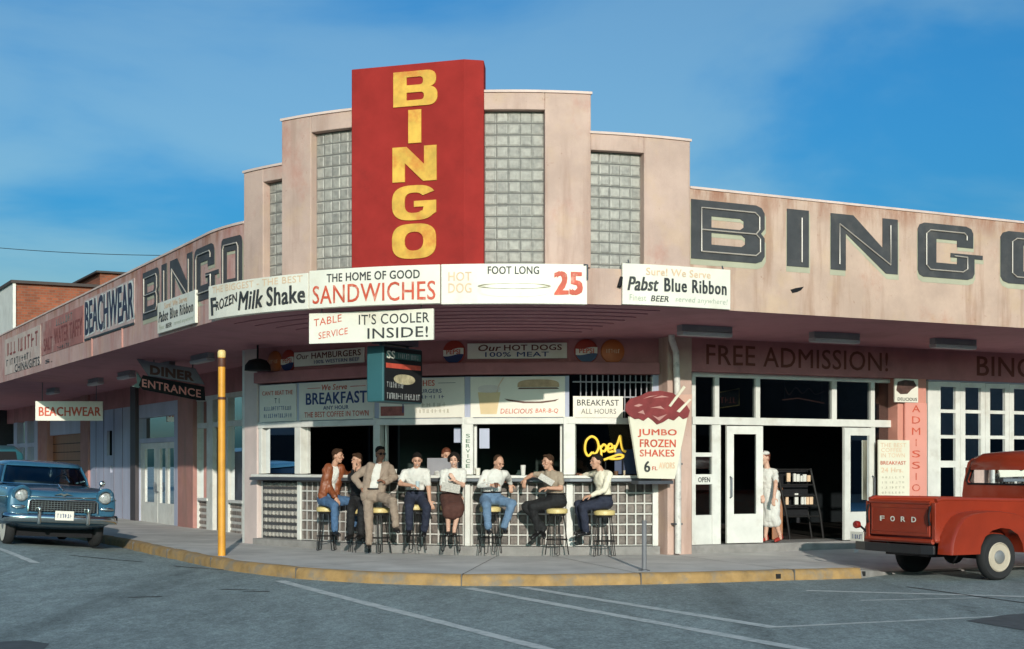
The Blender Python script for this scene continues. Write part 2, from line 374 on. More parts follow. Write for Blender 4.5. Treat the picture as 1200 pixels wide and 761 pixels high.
def lz(u, v, d=0.): return inv(LW, u, v, d, -90, -20)[1]
def gnd(u, v, z=0.):
    Y = F * (H - z) / (v - HV); return Vector(((u - 600) / F * Y, Y, z))
def sd_of(a, b):
    if b > CB: return CB - b, CA - RR - a
    if a > CA: return ARC + a - CA, CB - RR - b
    t = math.atan2(CB - b, CA - a); return t * RR, math.hypot(CB - b, CA - a) - RR
def lerp(tab, x):
    if x <= tab[0][0]: return tab[0][1]
    for (a, p), (b, q) in zip(tab, tab[1:]):
        if x <= b: t = (x - a) / (b - a); return p + (q - p) * t
    return tab[-1][1]
def frange(a, b, n): return [a + (b - a) * i / n for i in range(n + 1)]

GT = [(-60, .18), (-5, .11), (0, .09), (2, .07), (4, .04), (6.5, .015), (9, 0.), (60, 0.)]
def sst(a, b, x): t = max(0., min(1., (x - a) / (b - a))); return t * t * (3 - 2 * t)
def zg(x, y):
    s, d = sd_of(*W2A(x, y)); k = 1 - sst(3, 12, d)
    return k * (lerp(GT, s) + .085 * max(0., min(d - .2, 2.6)) * (1 - sst(-4, 2.5, s)))
def gndz(u, v):
    z = 0.
    for _ in range(12): p = gnd(u, v, z); z = zg(p.x, p.y)
    return Vector((p.x, p.y, z))

# ------------------------------------------------------------------ road, sidewalk, kerb, markings
SHADE = None
def roadmat():
    m = bpy.data.materials.new('worn asphalt'); m.use_nodes = True; n = m.node_tree.nodes; l = m.node_tree.links; p = n['Principled BSDF']
    p.inputs['Roughness'].default_value = .82; p.inputs['Specular IOR Level'].default_value = .35
    g = n.new('ShaderNodeNewGeometry')
    def nz(scale, st=(1, 1, 1), detail=8, ro=.6, rot=28):
        mp_ = n.new('ShaderNodeMapping'); mp_.inputs['Scale'].default_value = st; mp_.inputs['Rotation'].default_value = (0, 0, rad(-rot)); l.new(g.outputs['Position'], mp_.inputs[0])
        t = n.new('ShaderNodeTexNoise'); t.inputs['Scale'].default_value = scale; t.inputs['Detail'].default_value = detail; t.inputs['Roughness'].default_value = ro; l.new(mp_.outputs[0], t.inputs['Vector']); return t.outputs['Fac']
    def ramp(src, a, b, c, d):
        r = n.new('ShaderNodeMapRange'); r.inputs['From Min'].default_value = a; r.inputs['From Max'].default_value = b; r.inputs['To Min'].default_value = c; r.inputs['To Max'].default_value = d; l.new(src, r.inputs[0]); return r.outputs[0]
    def mul(A, B):
        x = n.new('ShaderNodeMix'); x.data_type = 'RGBA'; x.blend_type = 'MULTIPLY'; x.inputs[0].default_value = 1
        if isinstance(A, tuple): x.inputs[6].default_value = (*A, 1)
        else: l.new(A, x.inputs[6])
        l.new(B, x.inputs[7]); return x.outputs[2]
    c = mul((.262, .312, .308), ramp(nz(.35, (1, .22, 1)), .3, .7, .78, 1.18))
    c = mul(c, ramp(nz(2.6, (1, .35, 1)), .3, .7, .82, 1.14)); c = mul(c, ramp(nz(9, (1, .45, 1), 5, .75), .3, .7, .74, 1.2)); c = mul(c, ramp(nz(45, (1, 1, 1), 3, .8), .3, .7, .55, 1.42)); c = mul(c, ramp(nz(22, (1, .6, 1), 3, .8), .3, .7, .72, 1.25))
    c = mul(c, ramp(nz(.5, (2.2, .12, 1), 4, .5), .56, .68, 1, .72)); c = mul(c, ramp(nz(1.1, (1, .35, 1), 6, .7), .66, .72, 1, .55))
    l.new(c, p.inputs['Base Color'])
    b = n.new('ShaderNodeBump'); b.inputs['Strength'].default_value = .5; b.inputs['Distance'].default_value = .012; l.new(nz(70, (1, 1, 1), 3, .8), b.inputs['Height']); l.new(b.outputs[0], p.inputs['Normal']); return m
M_road = roadmat()
def paintmat(name, col, cover=.62):
    m = bpy.data.materials.new(name); m.use_nodes = True; n = m.node_tree.nodes; l = m.node_tree.links; p = n['Principled BSDF']; p.inputs['Roughness'].default_value = .8
    g = n.new('ShaderNodeNewGeometry'); t = n.new('ShaderNodeTexNoise'); t.inputs['Scale'].default_value = 7; t.inputs['Detail'].default_value = 9; t.inputs['Roughness'].default_value = .75; l.new(g.outputs['Position'], t.inputs['Vector'])
    r = n.new('ShaderNodeMapRange'); r.inputs['From Min'].default_value = cover - .16; r.inputs['From Max'].default_value = cover + .06; l.new(t.outputs['Fac'], r.inputs[0])
    x = n.new('ShaderNodeMix'); x.data_type = 'RGBA'; l.new(r.outputs[0], x.inputs[0]); x.inputs[6].default_value = (*col, 1); x.inputs[7].default_value = (.265, .315, .31, 1); l.new(x.outputs[2], p.inputs['Base Color']); return m
M_joint = mat('dirty joint', (.14, .125, .11), .9)
M_line = paintmat('worn white road paint', (.56, .58, .56)); M_patch = mat('dark road patch', (.075, .085, .09), .85, var=.3, scale=6); M_crack = mat('tar filled crack', (.03, .033, .035), .9)
road = MB(); road.grid(lambda x, y: (x, y, zg(x, y) if -40 < x < 40 and 0 < y < 90 else 0.), [-900, -300, -100, -60, -40] + frange(-30, 12, 84) + [20, 40, 100, 300, 900], [-900, -200, -40, 0] + frange(8, 50, 84) + [60, 75, 100, 300, 900])
setp(obj('road', road, M_road), kind='structure')
KPX = [(100, 631), (140, 641), (160, 646), (200, 655), (250, 665.5), (300, 673), (350, 678.5), (400, 682), (450, 684.5), (520, 686.5), (600, 687), (700, 686), (800, 684), (900, 681), (1008, 678)]
ktab = []
for u, v in KPX:
    g = gndz(u, v); ktab.append(sd_of(*W2A(g.x, g.y)))
ktab.sort(); S_END = ktab[-1][0]
k0 = lerp(ktab, -6.)
ktab = [(-60, .35), (-12, .3)] + [t for t in ktab if t[0] > -9] + [(S_END + 1, .12), (40, .1)]
ss = frange(-50, -8, 14) + frange(-7.5, S_END, 60)
s2 = frange(S_END + .02, 32, 20)
def wallz(s): return .20
def kerb_z(s): return lerp(GT, s) + (.15 if s <= S_END else max(.03, .15 - (s - S_END) * .35))
sw = MB()
def swp(s, t):
    d = lerp(ktab, s) - .16; return FAS(s, d + (-3.6 - d) * t, kerb_z(s) + (wallz(s) - kerb_z(s)) * min(1, t * 1.25) + .004 * mnoise.noise(Vector((s * .7, t * 3, 0))))
sw.grid(swp, ss + s2, frange(0, 1, 8))
o = obj('sidewalk', sw, M_conc, smooth=True); o.rotation_euler = (0, 0, BR); setp(o, kind='structure')
kb = MB(); kv = []
rk = random.Random(3)
for s in ss + [S_END + .05]:
    dd = lerp(ktab, s); j = rk.uniform(-.012, .012); kz = kerb_z(min(s, S_END)) + rk.uniform(-.006, .006)
    kv.append([FAS(s, dd + j + .02, -.05), FAS(s, dd + j, kz - .04), FAS(s, dd + j - .035, kz + .002), FAS(s, dd - .17, kz + .006), FAS(s, dd - .17, -.02)])
kb.loft(kv); o = obj('kerb', kb, M_kerb, smooth=True, ang=50); o.rotation_euler = (0, 0, BR); setp(o, kind='structure')
lk = MB(); kv = []
for s in s2:
    dd = lerp(ktab, s); kz = kerb_z(s)
    kv.append([FAS(s, dd + .02, -.02), FAS(s, dd, kz - .012), FAS(s, dd - .16, kz + .003), FAS(s, dd - .16, -.02)])
lk.loft(kv); o = obj('driveway_kerb', lk, M_plinth, smooth=True); o.rotation_euler = (0, 0, BR); setp(o, kind='structure')
# two drain mouths in the kerb face
for u, v in ((914.5, 675), (1003, 671)):
    g = gnd(u, v, .075); s_, d_ = sd_of(*W2A(g.x, g.y)); dd = lerp(ktab, s_) + .012
    m = MB(); m.mbox(FAS, s_ - .04, s_ + .04, dd - .1, dd + .008, .03, .10); o = obj('drain_mouth', m, M_black if False else mat('drain hole', (.012, .012, .012), .9)); o.rotation_euler = (0, 0, BR); setp(o, kind='structure')
# expansion joints across the sidewalk and the kerb
for s in frange(-7, S_END - 1.1, 7):
    m = MB(); d0 = lerp(ktab, s) - .18; rows_ = frange(0, 1, 10)
    pts = [Vector(swp(s, t)) for t in rows_]; tt = (Vector(FAS(s + .01, -1, 0)) - Vector(FAS(s - .01, -1, 0))).normalized() * .007
    m.add([tuple(p + tt * k_ + Vector((0, 0, .005))) for p in pts for k_ in (-1, 1)], [(2 * i, 2 * i + 1, 2 * i + 3, 2 * i + 2) for i in range(10)])
    o = obj('sidewalk_joint', m, M_joint); o.rotation_euler = (0, 0, BR); setp(o, kind='structure')
    m = MB(); dd = lerp(ktab, s); kz = kerb_z(s); m.mbox(FAS, s - .008, s + .008, dd - .17, dd + .018, -.02, kz + .010); o = obj('kerb_joint', m, M_joint); o.rotation_euler = (0, 0, BR); setp(o, kind='structure')
def stripe(p, q, w, z=.004, n=24):
    P, Q = gndz(*p), gndz(*q); t = (Q - P).normalized(); nn = Vector((-t.y, t.x, 0)) * w / 2; mb = MB()
    r = random.Random(int(p[0])); e = [(P + (Q - P) * i / n, 1 + r.uniform(-.12, .12)) for i in range(n + 1)]
    vs = []
    for c, k in e: vs += [(c.x + nn.x * k, c.y + nn.y * k, z + zg(c.x + nn.x * k, c.y + nn.y * k)), (c.x - nn.x * k, c.y - nn.y * k, z + zg(c.x - nn.x * k, c.y - nn.y * k))]
    return mb.add(vs, [(2 * i, 2 * i + 1, 2 * i + 3, 2 * i + 2) for i in range(n)])
for p, q, w in (((328, 681), (660, 766), .16), ((548, 689.5), (955, 764), .17), ((612, 688.5), (908, 736), .17), ((906, 735.5), (1215, 720.5), .10), ((945, 692.5), (1215, 700), .16), ((1008, 704), (1150, 701), .09), ((-8, 641), (42, 660), .14)):
    setp(obj('road_marking', stripe(p, q, w), M_line), kind='structure')
def patch(pts, z=.005):
    return MB().add([(gndz(*p).x, gndz(*p).y, z + gndz(*p).z) for p in pts], [tuple(range(len(pts)))])
setp(obj('road_patch', patch([(1132, 728), (1180, 721), (1210, 719), (1210, 741), (1180, 736)]), M_patch), kind='structure')
setp(obj('road_patch', patch([(-5, 753), (30, 751), (58, 755), (50, 763), (-5, 766)]), M_patch), kind='structure')  # darker area in the near left corner of the road
setp(obj('road_crack', stripe((1062, 688), (1215, 709), .05, .005), M_crack), kind='structure')
for a, b in (((258, 691), (300, 692)), ((284, 694), (316, 693.5)), ((150, 700.5), (190, 699.5)), ((82, 651), (168, 659)), ((205, 664), (262, 668))):
    setp(obj('road_crack', stripe(a, b, .06, .005, 10), M_crack), kind='structure')

# ------------------------------------------------------------------ the corner building
B = thing('corner_building', 'pink stucco corner building with stepped parapet and deep canopy round a curved corner', 'building', (0, 0, 0), BR)
def part(name, mb, m, parent=None, **k): return obj(name, mb, m, parent or B, **k)
ZF = 3.97
sA0, sA1, sB0, sB1, sS0, sS1, sS2, sC1, sC2, sD1, sD2 = [fx(u) for u in (287, 309.5, 333, 367, 415.5, 546, 567, 638, 691.5, 753.5, 807)]
zA, zB, zC, zD, zL, zR, zT = 6.14, 6.78, 6.92, 6.37, 5.40, 5.70, 4.48
fa = MB(); fa.mbox(FAS, -38, 0, -.35, 0, ZF, (5.16, zL - .02), 12); fa.mbox(FAS, 0, sA0, -.35, 0, ZF, (zL - .02, zL), 5); part('fascia', fa, M_pinkl); fa = MB()
fa.mbox(FAS, sA0, sD2, -.35, 0, ZF, zT, 30); part('fascia', fa, M_pink); fa = MB()
fa.mbox(FAS, sD2 + .0005, 31, -.35, 0, ZF, zR, 8)
part('fascia', fa, M_pinkr)
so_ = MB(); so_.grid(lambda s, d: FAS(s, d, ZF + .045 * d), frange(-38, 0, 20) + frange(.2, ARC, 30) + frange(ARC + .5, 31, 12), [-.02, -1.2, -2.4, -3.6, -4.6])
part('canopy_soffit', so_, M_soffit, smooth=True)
# fine board joints under the canopy near the corner
jb = MB()
for d_ in (-.35, -.7, -1.05, -1.4, -1.75, -2.1, -2.45, -2.8):
    jb.mbox(lambda s, d, z: FAS(s, d_ + d, ZF + .045 * d_ + z), .3, ARC - .3, -.008, .008, -.012, .006, 26)
part('soffit_batten', jb, M_soffit)
# raised sections of parapet
def tower(s0, s1, o0, o1, zt, zo, dd):
    gd = dd - .13
    m = MB(); core = MB()
    if o0 > s0 + .01: m.mbox(FAS, s0, o0, -.35, dd, zT, zt, 5)
    if o1 < s1 - .01: m.mbox(FAS, o1, s1, -.35, dd, zT, zt, 5)
    m.mbox(FAS, o0, o1, -.35, dd, zo, zt, 5)
    m.mbox(FAS, s0 + .02, s1 - .02, -1.6, -.351, zT, zt - .05, 8)
    part('parapet_section', m, M_pink, bevel=.012)
    c = MB(); c.mbox(FAS, s0 - .015, s1 + .015, -.37, dd + .02, zt + .001, zt + .035, 8); part('coping', c, M_pinkc)
    # recessed glass block panel
    pn = part('glass_block_panel', MB().mbox(FAS, o0, o1, -.34, gd, zT - .3, zo, 5), M_mortar)
    nx = max(2, round((o1 - o0) / .16)); nz_ = round((zo - zT + .1) / .16); bk = MB(); w = (o1 - o0) / nx; h = (zo - zT + .1) / nz_
    blocks(bk, FAS, o0, w, nx, zT - .1, h, nz_, gd, .004, .008); part('glass_block', bk, M_block, pn, smooth=True, ang=20)
def cells(mo, bk, fn, x0, w, nx, z0, h, nz_, d, g, dep):
    '''glass blocks set back in a proud mortar grid'''
    for i in range(nx):
        for j in range(nz_):
            X = (x0 + i * w, x0 + (i + 1) * w); Z = (z0 + j * h, z0 + (j + 1) * h); xa, xb, za, zb = X[0] + g, X[1] - g, Z[0] + g, Z[1] - g
            o = [fn(X[0], d, Z[0]), fn(X[1], d, Z[0]), fn(X[1], d, Z[1]), fn(X[0], d, Z[1])]; n = [fn(xa, d, za), fn(xb, d, za), fn(xb, d, zb), fn(xa, d, zb)]
            mo.add(o + n, [(0, 1, 5, 4), (1, 2, 6, 5), (2, 3, 7, 6), (3, 0, 4, 7)])
            q = .014; c = [fn(xa + q, d - dep, za + q), fn(xb - q, d - dep, za + q), fn(xb - q, d - dep, zb - q), fn(xa + q, d - dep, zb - q)]
            bk.add(n + c, [(4, 5, 6, 7), (0, 1, 5, 4), (1, 2, 6, 5), (2, 3, 7, 6), (3, 0, 4, 7)])
def blocks(bk, fn, x0, w, nx, z0, h, nz_, d, g, bul=.02):
    for i in range(nx):
        for j in range(nz_):
            xa, xb, za, zb = x0 + i * w + g * .8, x0 + (i + 1) * w - g * .8, z0 + j * h + g * 2.2, z0 + (j + 1) * h - g * 2.2; q = .02
            vs = [fn(xa, d, za), fn(xb, d, za), fn(xb, d, zb), fn(xa, d, zb), fn(xa + q, d + bul, za + q), fn(xb - q, d + bul, za + q), fn(xb - q, d + bul, zb - q), fn(xa + q, d + bul, zb - q)]
            bk.add(vs, [(4, 5, 6, 7), (0, 1, 5, 4), (1, 2, 6, 5), (2, 3, 7, 6), (3, 0, 4, 7)])
M_pinkc = mat('pale coping', (.66, .50, .44), .85, var=.2)
tower(sA0, sB0, sA1, sB0, zA, zA - .2, .02)
tower(sB0, sS0, sB1, sS0, zB, zB - .24, .05)
tower(sS2, sC2, sS2, sC1, zC, zC - .24, .05)
tower(sC2, sD2, sC2, sD1, zD, zD - .23, .04)
part('parapet_section', MB().mbox(FAS, sS0, sS2, -1.6, -.02, zT, zB, 6), M_pink)
cp = MB(); cp.mbox(FAS, -38, 0, -.37, .02, (5.161, zL - .019), (5.195, zL + .015), 6); cp.mbox(FAS, 0, sA0 - .02, -.37, .02, zL - .018, zL + .018, 4); cp.mbox(FAS, sD2 + .02, 31, -.37, .02, zR + .001, zR + .035, 10)
part('coping', cp, M_pinkc)
# red slab with a splayed right hand return
P0 = Vector(FAS(sS0, .09, 0)[:2]); P1 = Vector(FAS(sS1, .19, 0)[:2]); P2 = Vector(FAS(sS2 + .01, .10, 0)[:2]); Pb = Vector(FAS((sS0 + sS2) / 2, -.55, 0)[:2])
zs0, zs1 = 4.40, 7.36
sb = MB(); lo_ = [(*P0, zs0), (*P1, zs0), (*P2, zs0), (*Vector(FAS(sS2, -.3, 0)[:2]), zs0), (*Vector(FAS(sS0, -.3, 0)[:2]), zs0)]
sb.loft([lo_, [(x, y, zs1) for x, y, z in lo_]])
slab = part('sign_slab', sb, M_red, bevel=.012)
SLB = FACET(P0, P1); SW = (P1 - P0).length
def sell(cx, cy, rx_, ry, e, a0, a1, n):
    r = []
    for i in range(n + 1):
        t = rad(a0 + (a1 - a0) * i / n); c, s = math.cos(t), math.sin(t)
        r.append((cx + rx_ * math.copysign(abs(c) ** (2 / e), c), cy + ry * math.copysign(abs(s) ** (2 / e), s)))
    return r
def lower(mb, loops, x0, x1, z0, z1, fn, d0, d1):
    return mb.prism([[(x0 + (x1 - x0) * a, z0 + (z1 - z0) * b) for a, b in lp] for lp in loops], -d0, -d1, fn=fn)
RND = {
 'B': [[(0, 0), (.78, 0)] + sell(.78, .27, .22, .27, 2.5, -88, 80, 10) + sell(.76, .76, .21, .24, 2.5, -80, 90, 10) + [(0, 1)],
       [(.30, .17), (.30, .39), (.62, .39)] + sell(.62, .28, .08, .11, 2.4, 80, -80, 6) + [(.62, .17)],
       [(.30, .60), (.30, .83), (.60, .83)] + sell(.60, .715, .08, .115, 2.4, 80, -80, 6) + [(.60, .60)]],
 'I': [[(0, 0), (1, 0), (1, 1), (0, 1)]],
 'N': [[(0, 0), (0, 1), (.32, 1), (.72, .48), (.72, 1), (1, 1), (1, 0), (.70, 0), (.28, .54), (.28, 0)]],
 'G': [sell(.5, .5, .5, .5, 2.9, 30, 322, 26) + [(1, .20), (1, .55), (.50, .55), (.50, .38), (.72, .38), (.70, .27)] + sell(.5, .5, .215, .29, 2.9, 312, 45, 16) + [(.70, .70)]],
 'O': [sell(.5, .5, .5, .5, 3.0, 0, 350, 30), sell(.5, .5, .215, .27, 2.4, 350, 0, 20)]}
lt = MB()
for ch, u0, v0, u1, v1 in (('B', 461.5, 83.5, 513, 124.5), ('I', 479, 129, 494, 168), ('N', 460.5, 172, 512, 213), ('G', 460, 217.5, 511.5, 258.5), ('O', 460, 262.5, 511.5, 303.5)):
    um, vm = (u0 + u1) / 2, (v0 + v1) / 2
    xa = inv(SLB, u0, vm, 0, -3, 5)[0]; xb = inv(SLB, u1, vm, 0, -3, 5)[0]; zb_ = inv(SLB, um, v0, 0, -3, 5)[1]; za_ = inv(SLB, um, v1, 0, -3, 5)[1]
    lower(lt, RND[ch], xa, xb, za_, zb_, SLB, .002, .02)
obj('lettering', lt, M_gold, slab)
# block letters on both facades
BLK = {
 'B': [[(0, 0), (.88, 0), (.96, .04), (1, .13), (1, .44), (.95, .52), (1, .60), (1, .87), (.96, .96), (.88, 1), (0, 1)], [(.27, .26), (.27, .46), (.68, .46), (.73, .41), (.73, .31), (.68, .26)], [(.27, .55), (.27, .74), (.66, .74), (.71, .70), (.71, .60), (.66, .55)]],
 'I': [[(0, 0), (1, 0), (1, 1), (0, 1)]],
 'N': [[(0, 0), (0, 1), (.33, 1), (.77, .46), (.77, 1), (1, 1), (1, 0), (.82, 0), (.22, .66), (.22, 0)]],
 'G': [[(.08, 0), (.02, .04), (0, .12), (0, .88), (.03, .96), (.10, 1), (.74, 1), (.82, .96), (.85, .88), (.85, .60), (.60, .60), (.60, .72), (.28, .72), (.28, .28), (.60, .28), (.60, .40), (.50, .40), (.50, .48), (1, .48), (1, .40), (.87, .40), (.87, .12), (.84, .04), (.76, 0)]],
 'O': [[(.10, 0), (.03, .04), (0, .12), (0, .88), (.03, .96), (.10, 1), (.90, 1), (.97, .96), (1, .88), (1, .12), (.97, .04), (.90, 0)], [(.29, .25), (.29, .75), (.71, .75), (.71, .25)]]}
TUB = {'B': [[(.13, .13), (.87, .13), (.93, .2), (.93, .42), (.87, .50), (.13, .50)], [(.13, .13), (.13, .87), (.86, .87), (.92, .8), (.92, .58), (.87, .50)]], 'I': [[(.65, .08), (.65, .86)]],
       'N': [[(.12, .1), (.12, .82), (.88, .16), (.88, .88)]], 'G': [[(.74, .74), (.74, .82), (.70, .87), (.18, .87), (.12, .80), (.12, .22), (.18, .14), (.68, .14), (.75, .2), (.75, .42), (.55, .43)]],
       'O': [[(.2, .13), (.8, .13), (.86, .2), (.86, .8), (.8, .87), (.2, .87), (.14, .8), (.14, .2), (.2, .13)]]}
def bigword(word, z0, z1, fn):
    L_, S_, T_ = MB(), MB(), MB()
    for ch, xa, xb in word:
        lower(L_, BLK[ch], xa, xb, z0, z1, fn, .005, .014)
        w = .045; lower(S_, BLK[ch], xa - .01, xb + w * .6, z0 - .085, z1 - .04, fn, .004, .004)
        for ln in TUB[ch]: T_.tube([fn(xa + (xb - xa) * a, .03, z0 + (z1 - z0) * b) for a, b in ln], .011, 6)
    q = obj('lettering', L_, M_char, B); obj('letter_shadow', S_, M_shadow, q); obj('neon_tubing', T_, M_tubing, q)
bigword([(c, fx(u0), fx(u1)) for c, u0, u1 in (('B', 809.5, 895.5), ('I', 921.8, 947.3), ('N', 973, 1051.5), ('G', 1075, 1151), ('O', 1172, 1262))], 4.69, 5.55, FAS)
bigword([(c, fx(u0), fx(u1)) for c, u0, u1 in (('B', 168, 187), ('I', 190, 196), ('N', 200, 226), ('G', 228.5, 257), ('O', 260, 284.5))], 4.36, 5.22, FAS)
# painted lettering and panels along the left fascia
zb0, zb1 = 4.47, 5.15
pnl = MB(); pnl.mbox(FAS, fx(99.5), fx(158), .0, .012, zb0 - .1, zb1 + .06, 1); bp_ = part('painted_panel', pnl, mat('faded rose panel', (.50, .36, .33), .85, var=.25))
tx = MB(); write(tx, 'BEACHWEAR', fx(100.5), fx(157.5), zb0, zb1, FAS, .017, .035); obj('lettering', tx, mat('navy lettering', (.025, .03, .06), .7), bp_)
tx = MB(); write(tx, 'BEACHWEAR', fx(100.5) + .05, fx(157.5) + .09, zb0 - .02, zb1 + .015, FAS, .0145, .06); obj('letter_outline', tx, M_white, bp_)
tx = MB(); tx.mbox(FAS, fx(100), fx(158), .012, .02, zb0 - .13, zb0 - .09); obj('rule', tx, M_text, bp_)
pnl = MB(); pnl.mbox(FAS, fx(48.5), fx(98), .0, .01, 4.33, 5.12); bp2 = part('painted_panel', pnl, mat('faded red panel', (.36, .14, .12), .85, var=.35, scale=1.5, dirt=(.52, .36, .31), damt=.7, dscale=.9))
tx = MB(); write(tx, 'SALT', fx(52), fx(62), 4.42, 4.72, FAS, .014, .02); write(tx, 'WATER TAFFY', fx(64), fx(97), 4.5, 4.86, FAS, .014, .02); obj('lettering', tx, mat('dull red lettering', (.22, .055, .05), .8), bp2)
tx = MB(); strokes(tx, fx(66), fx(86), 4.9, 5.08, 7, FAS, .016, 5); obj('lettering', tx, mat('grey lettering', (.16, .14, .13), .8), bp2)
tx = MB(); strokes(tx, fx(67), fx(82), 4.34, 4.43, 7, FAS, .016, 8); obj('lettering', tx, M_text, bp2)
pnl = MB(); pnl.mbox(FAS, fx(6), fx(48), .0, .01, 4.14, 5.1); bp3 = part('painted_panel', pnl, mat('peeling cream panel', (.56, .44, .38), .85, var=.2, scale=1.5, dirt=(.42, .24, .2), damt=.6))
tx = MB(); strokes(tx, fx(8), fx(46), 4.62, 5.0, 9, FAS, .016, 12); obj('lettering', tx, mat('dull red lettering', (.22, .055, .05), .8), bp3)
tx = MB(); strokes(tx, fx(8), fx(38), 4.36, 4.54, 10, FAS, .016, 15); write(tx, 'CHINA/GIFTS', fx(18), fx(47), 4.14, 4.34, FAS, .014, .03); write(tx, 'S.', fx(53.5), fx(62), 4.12, 4.2, FAS, .014, .02); obj('lettering', tx, M_text, bp3)
tx = MB()
for u in (108.5, 144): tx.mbox(FAS, fx(u) - .02, fx(u) + .02, 0, .03, ZF, zb0 - .13)
part('conduit', tx, M_pinkd)
# roof, floor and rear of the shop
far = [(31, 62), (31, CB - RR + .3)]
rl = [FAS(s, -.3, 0)[:2] for s in [-38] + frange(0, ARC, 16) + [31 + 0.0]] + [(CA + 31 - ARC, 62)]
part('roof', MB().add([(a, b, 4.03) for a, b in rl] + [(a, b, 4.25) for a, b in rl], [tuple(range(len(rl)))[::-1], tuple(range(len(rl), 2 * len(rl)))] + [(i, (i + 1) % len(rl), (i + 1) % len(rl) + len(rl), i + len(rl)) for i in range(len(rl))]), M_pinkd)
# ------------------------------------------------------------------ unseen shop blocks added around the camera so panes mirror walls, not bright sky
def across(label, a0, a1, b0, b1, h, c, front):
    cx, cy = (a0 + a1) / 2, (b0 + b1) / 2; w = A2W(cx, cy)
    th = thing('added_shop_block', label, 'building', (w.x, w.y, 0), BR); hx, hy = (a1 - a0) / 2, (b1 - b0) / 2
    wl_ = obj('wall', MB().box(-hx, hx, -hy, hy, 0, h), mat('shop wall %.2f' % c[0], c, .9, var=.2), th); obj('roof_edge', MB().box(-hx - .1, hx + .1, -hy - .1, hy + .1, h + .003, h + .2), M_conc, wl_)
    n = int((hx if front in 'b' else hy) * 2 / 4)
    for i in range(n):
        t = -(hx if front == 'b' else hy) + 2 + i * 4
        if front == 'b': bx = MB().box(t - 1.5, t + 1.5, hy + .003, hy + .05, .4, 2.8)
        else: bx = MB().box(hx + .003, hx + .05, t - 1.5, t + 1.5, .4, 2.8)
        obj('window', bx, M_black, th)
across('long brown shop block across the right hand street, mirrored in panes', 14, 95, -14, -4, 5.6, (.16, .12, .10), 'b')
across('long grey shop block across the left hand street, mirrored in panes', -26, -14, 8, 95, 5.6, (.15, .15, .16), 'a')
across('low brick shop block behind the camera, mirrored in the panes', -45, 13, -44, -30, 6.5, (.15, .08, .06), 'b')
# ------------------------------------------------------------------ ground floor
ZP = .335                                                     # plinth and floor level
fl = [W2A((u - 600) / F * Y, Y) for u, Y in ((290, 28.3), (304, 28.0), (350, 27.2), (442, 25.8), (548, 25.2), (667, 25.0), (771, 25.22))]
floor_loop = [(LA + .25, 61), (LA + .25, 31.4)] + [(a + .05, b + .05) for a, b in fl[1:]] + [(14.2, RB + .3), (34, RB + .3), (34, 61)]
part('interior_floor', MB().add([(a, b, ZP) for a, b in floor_loop], [tuple(range(len(floor_loop)))]), M_floor)
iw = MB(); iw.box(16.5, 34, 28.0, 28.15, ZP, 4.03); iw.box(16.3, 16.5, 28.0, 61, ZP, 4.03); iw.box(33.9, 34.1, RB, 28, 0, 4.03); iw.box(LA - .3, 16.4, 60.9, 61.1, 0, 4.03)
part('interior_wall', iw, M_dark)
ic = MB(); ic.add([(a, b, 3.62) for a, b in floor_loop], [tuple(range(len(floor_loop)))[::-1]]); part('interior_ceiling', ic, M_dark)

# --- right facade: pier, head wall, storefront
SD = -.22
def SF(x, d, z): return RW(x, SD + d, z)
def sx(u): return inv(SF, u, 0, 0, 5, 40)[0]
def sz(u, v): return inv(SF, u, v, 0, 5, 40)[1]
zh1, zh0, zt1, zt0 = sz(815, 436), sz(815, 441.5), sz(815, 488.5), sz(815, 497.5)
xP0, xP1 = rx(782.5), rx(811)
pw = MB(); pw.box(xP0, xP1, RB, RB + .75, .1, 4.02); part('pier', pw, M_pink, bevel=.015)
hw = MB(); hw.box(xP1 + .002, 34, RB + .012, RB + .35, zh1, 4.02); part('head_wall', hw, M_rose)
tx = MB(); write(tx, 'FREE ADMISSION!', rx(828), rx(1041), rz(900, 430.0), rz(900, 407), RW, -.008, .008); write(tx, 'BINGO', rx(1145), rx(1235), rz(1170, 441), rz(1170, 418.5), RW, -.008, .015)
obj('lettering', tx, M_textbr, B)
xA0, xA1 = rx(1053), rx(1086.5)
ap = MB(); ap.box(xA0, xA1, RB + .02, RB + .6, .1, zh1); part('pier', ap, mat('salmon paint', (.60, .26, .20), .8, var=.1), bevel=.012)
st = MB(); st.box(xP1 + .003, xA0 - .003, RB + .02, RB + .9, .02, ZP + .004); part('door_step', st, M_plinth, bevel=.01)
fr = MB()
def member(u0, u1, z0, z1, d0=-.1, d1=0.): fr.mbox(SF, sx(u0), sx(u1), d0, d1, z0, z1)
U = [(811.2, 815.6), (838, 843.2), (886, 891.2), (975.5, 981), (1021, 1025.5), (1048.5, 1053)]
for u0, u1 in U: member(u0, u1, zt1, zh0, -.1, -.004)
member(811.2, 1053, zh0, zh1); member(811.2, 1053, zt0, zt1, -.12, .02)
zb1, zb2 = sz(815, 604), sz(815, 637.5)
member(811.2, 815.6, ZP, zt0 - .002, -.1, -.004); member(835, 845, ZP, zt0 - .002, -.1, -.004); member(1021, 1026, ZP, zt0 - .002, -.1, -.004); member(1048.5, 1053, ZP, zt0 - .002, -.1, -.004)
member(815.7, 834.9, sz(815, 530.5), sz(815, 535.5), -.09, -.008); member(815.7, 834.9, sz(815, 556), sz(815, 568), -.09, -.002); member(815.7, 834.9, ZP, zb1, -.09, -.012)
member(1026.1, 1048.4, ZP, zb1, -.09, -.012)
part('storefront_frame', fr, M_white, bevel=.006)
tx = MB(); write(tx, 'OPEN', sx(818), sx(832), sz(825, 565.3), sz(825, 559.5), SF, .003, .02); obj('lettering', tx, M_text, B)
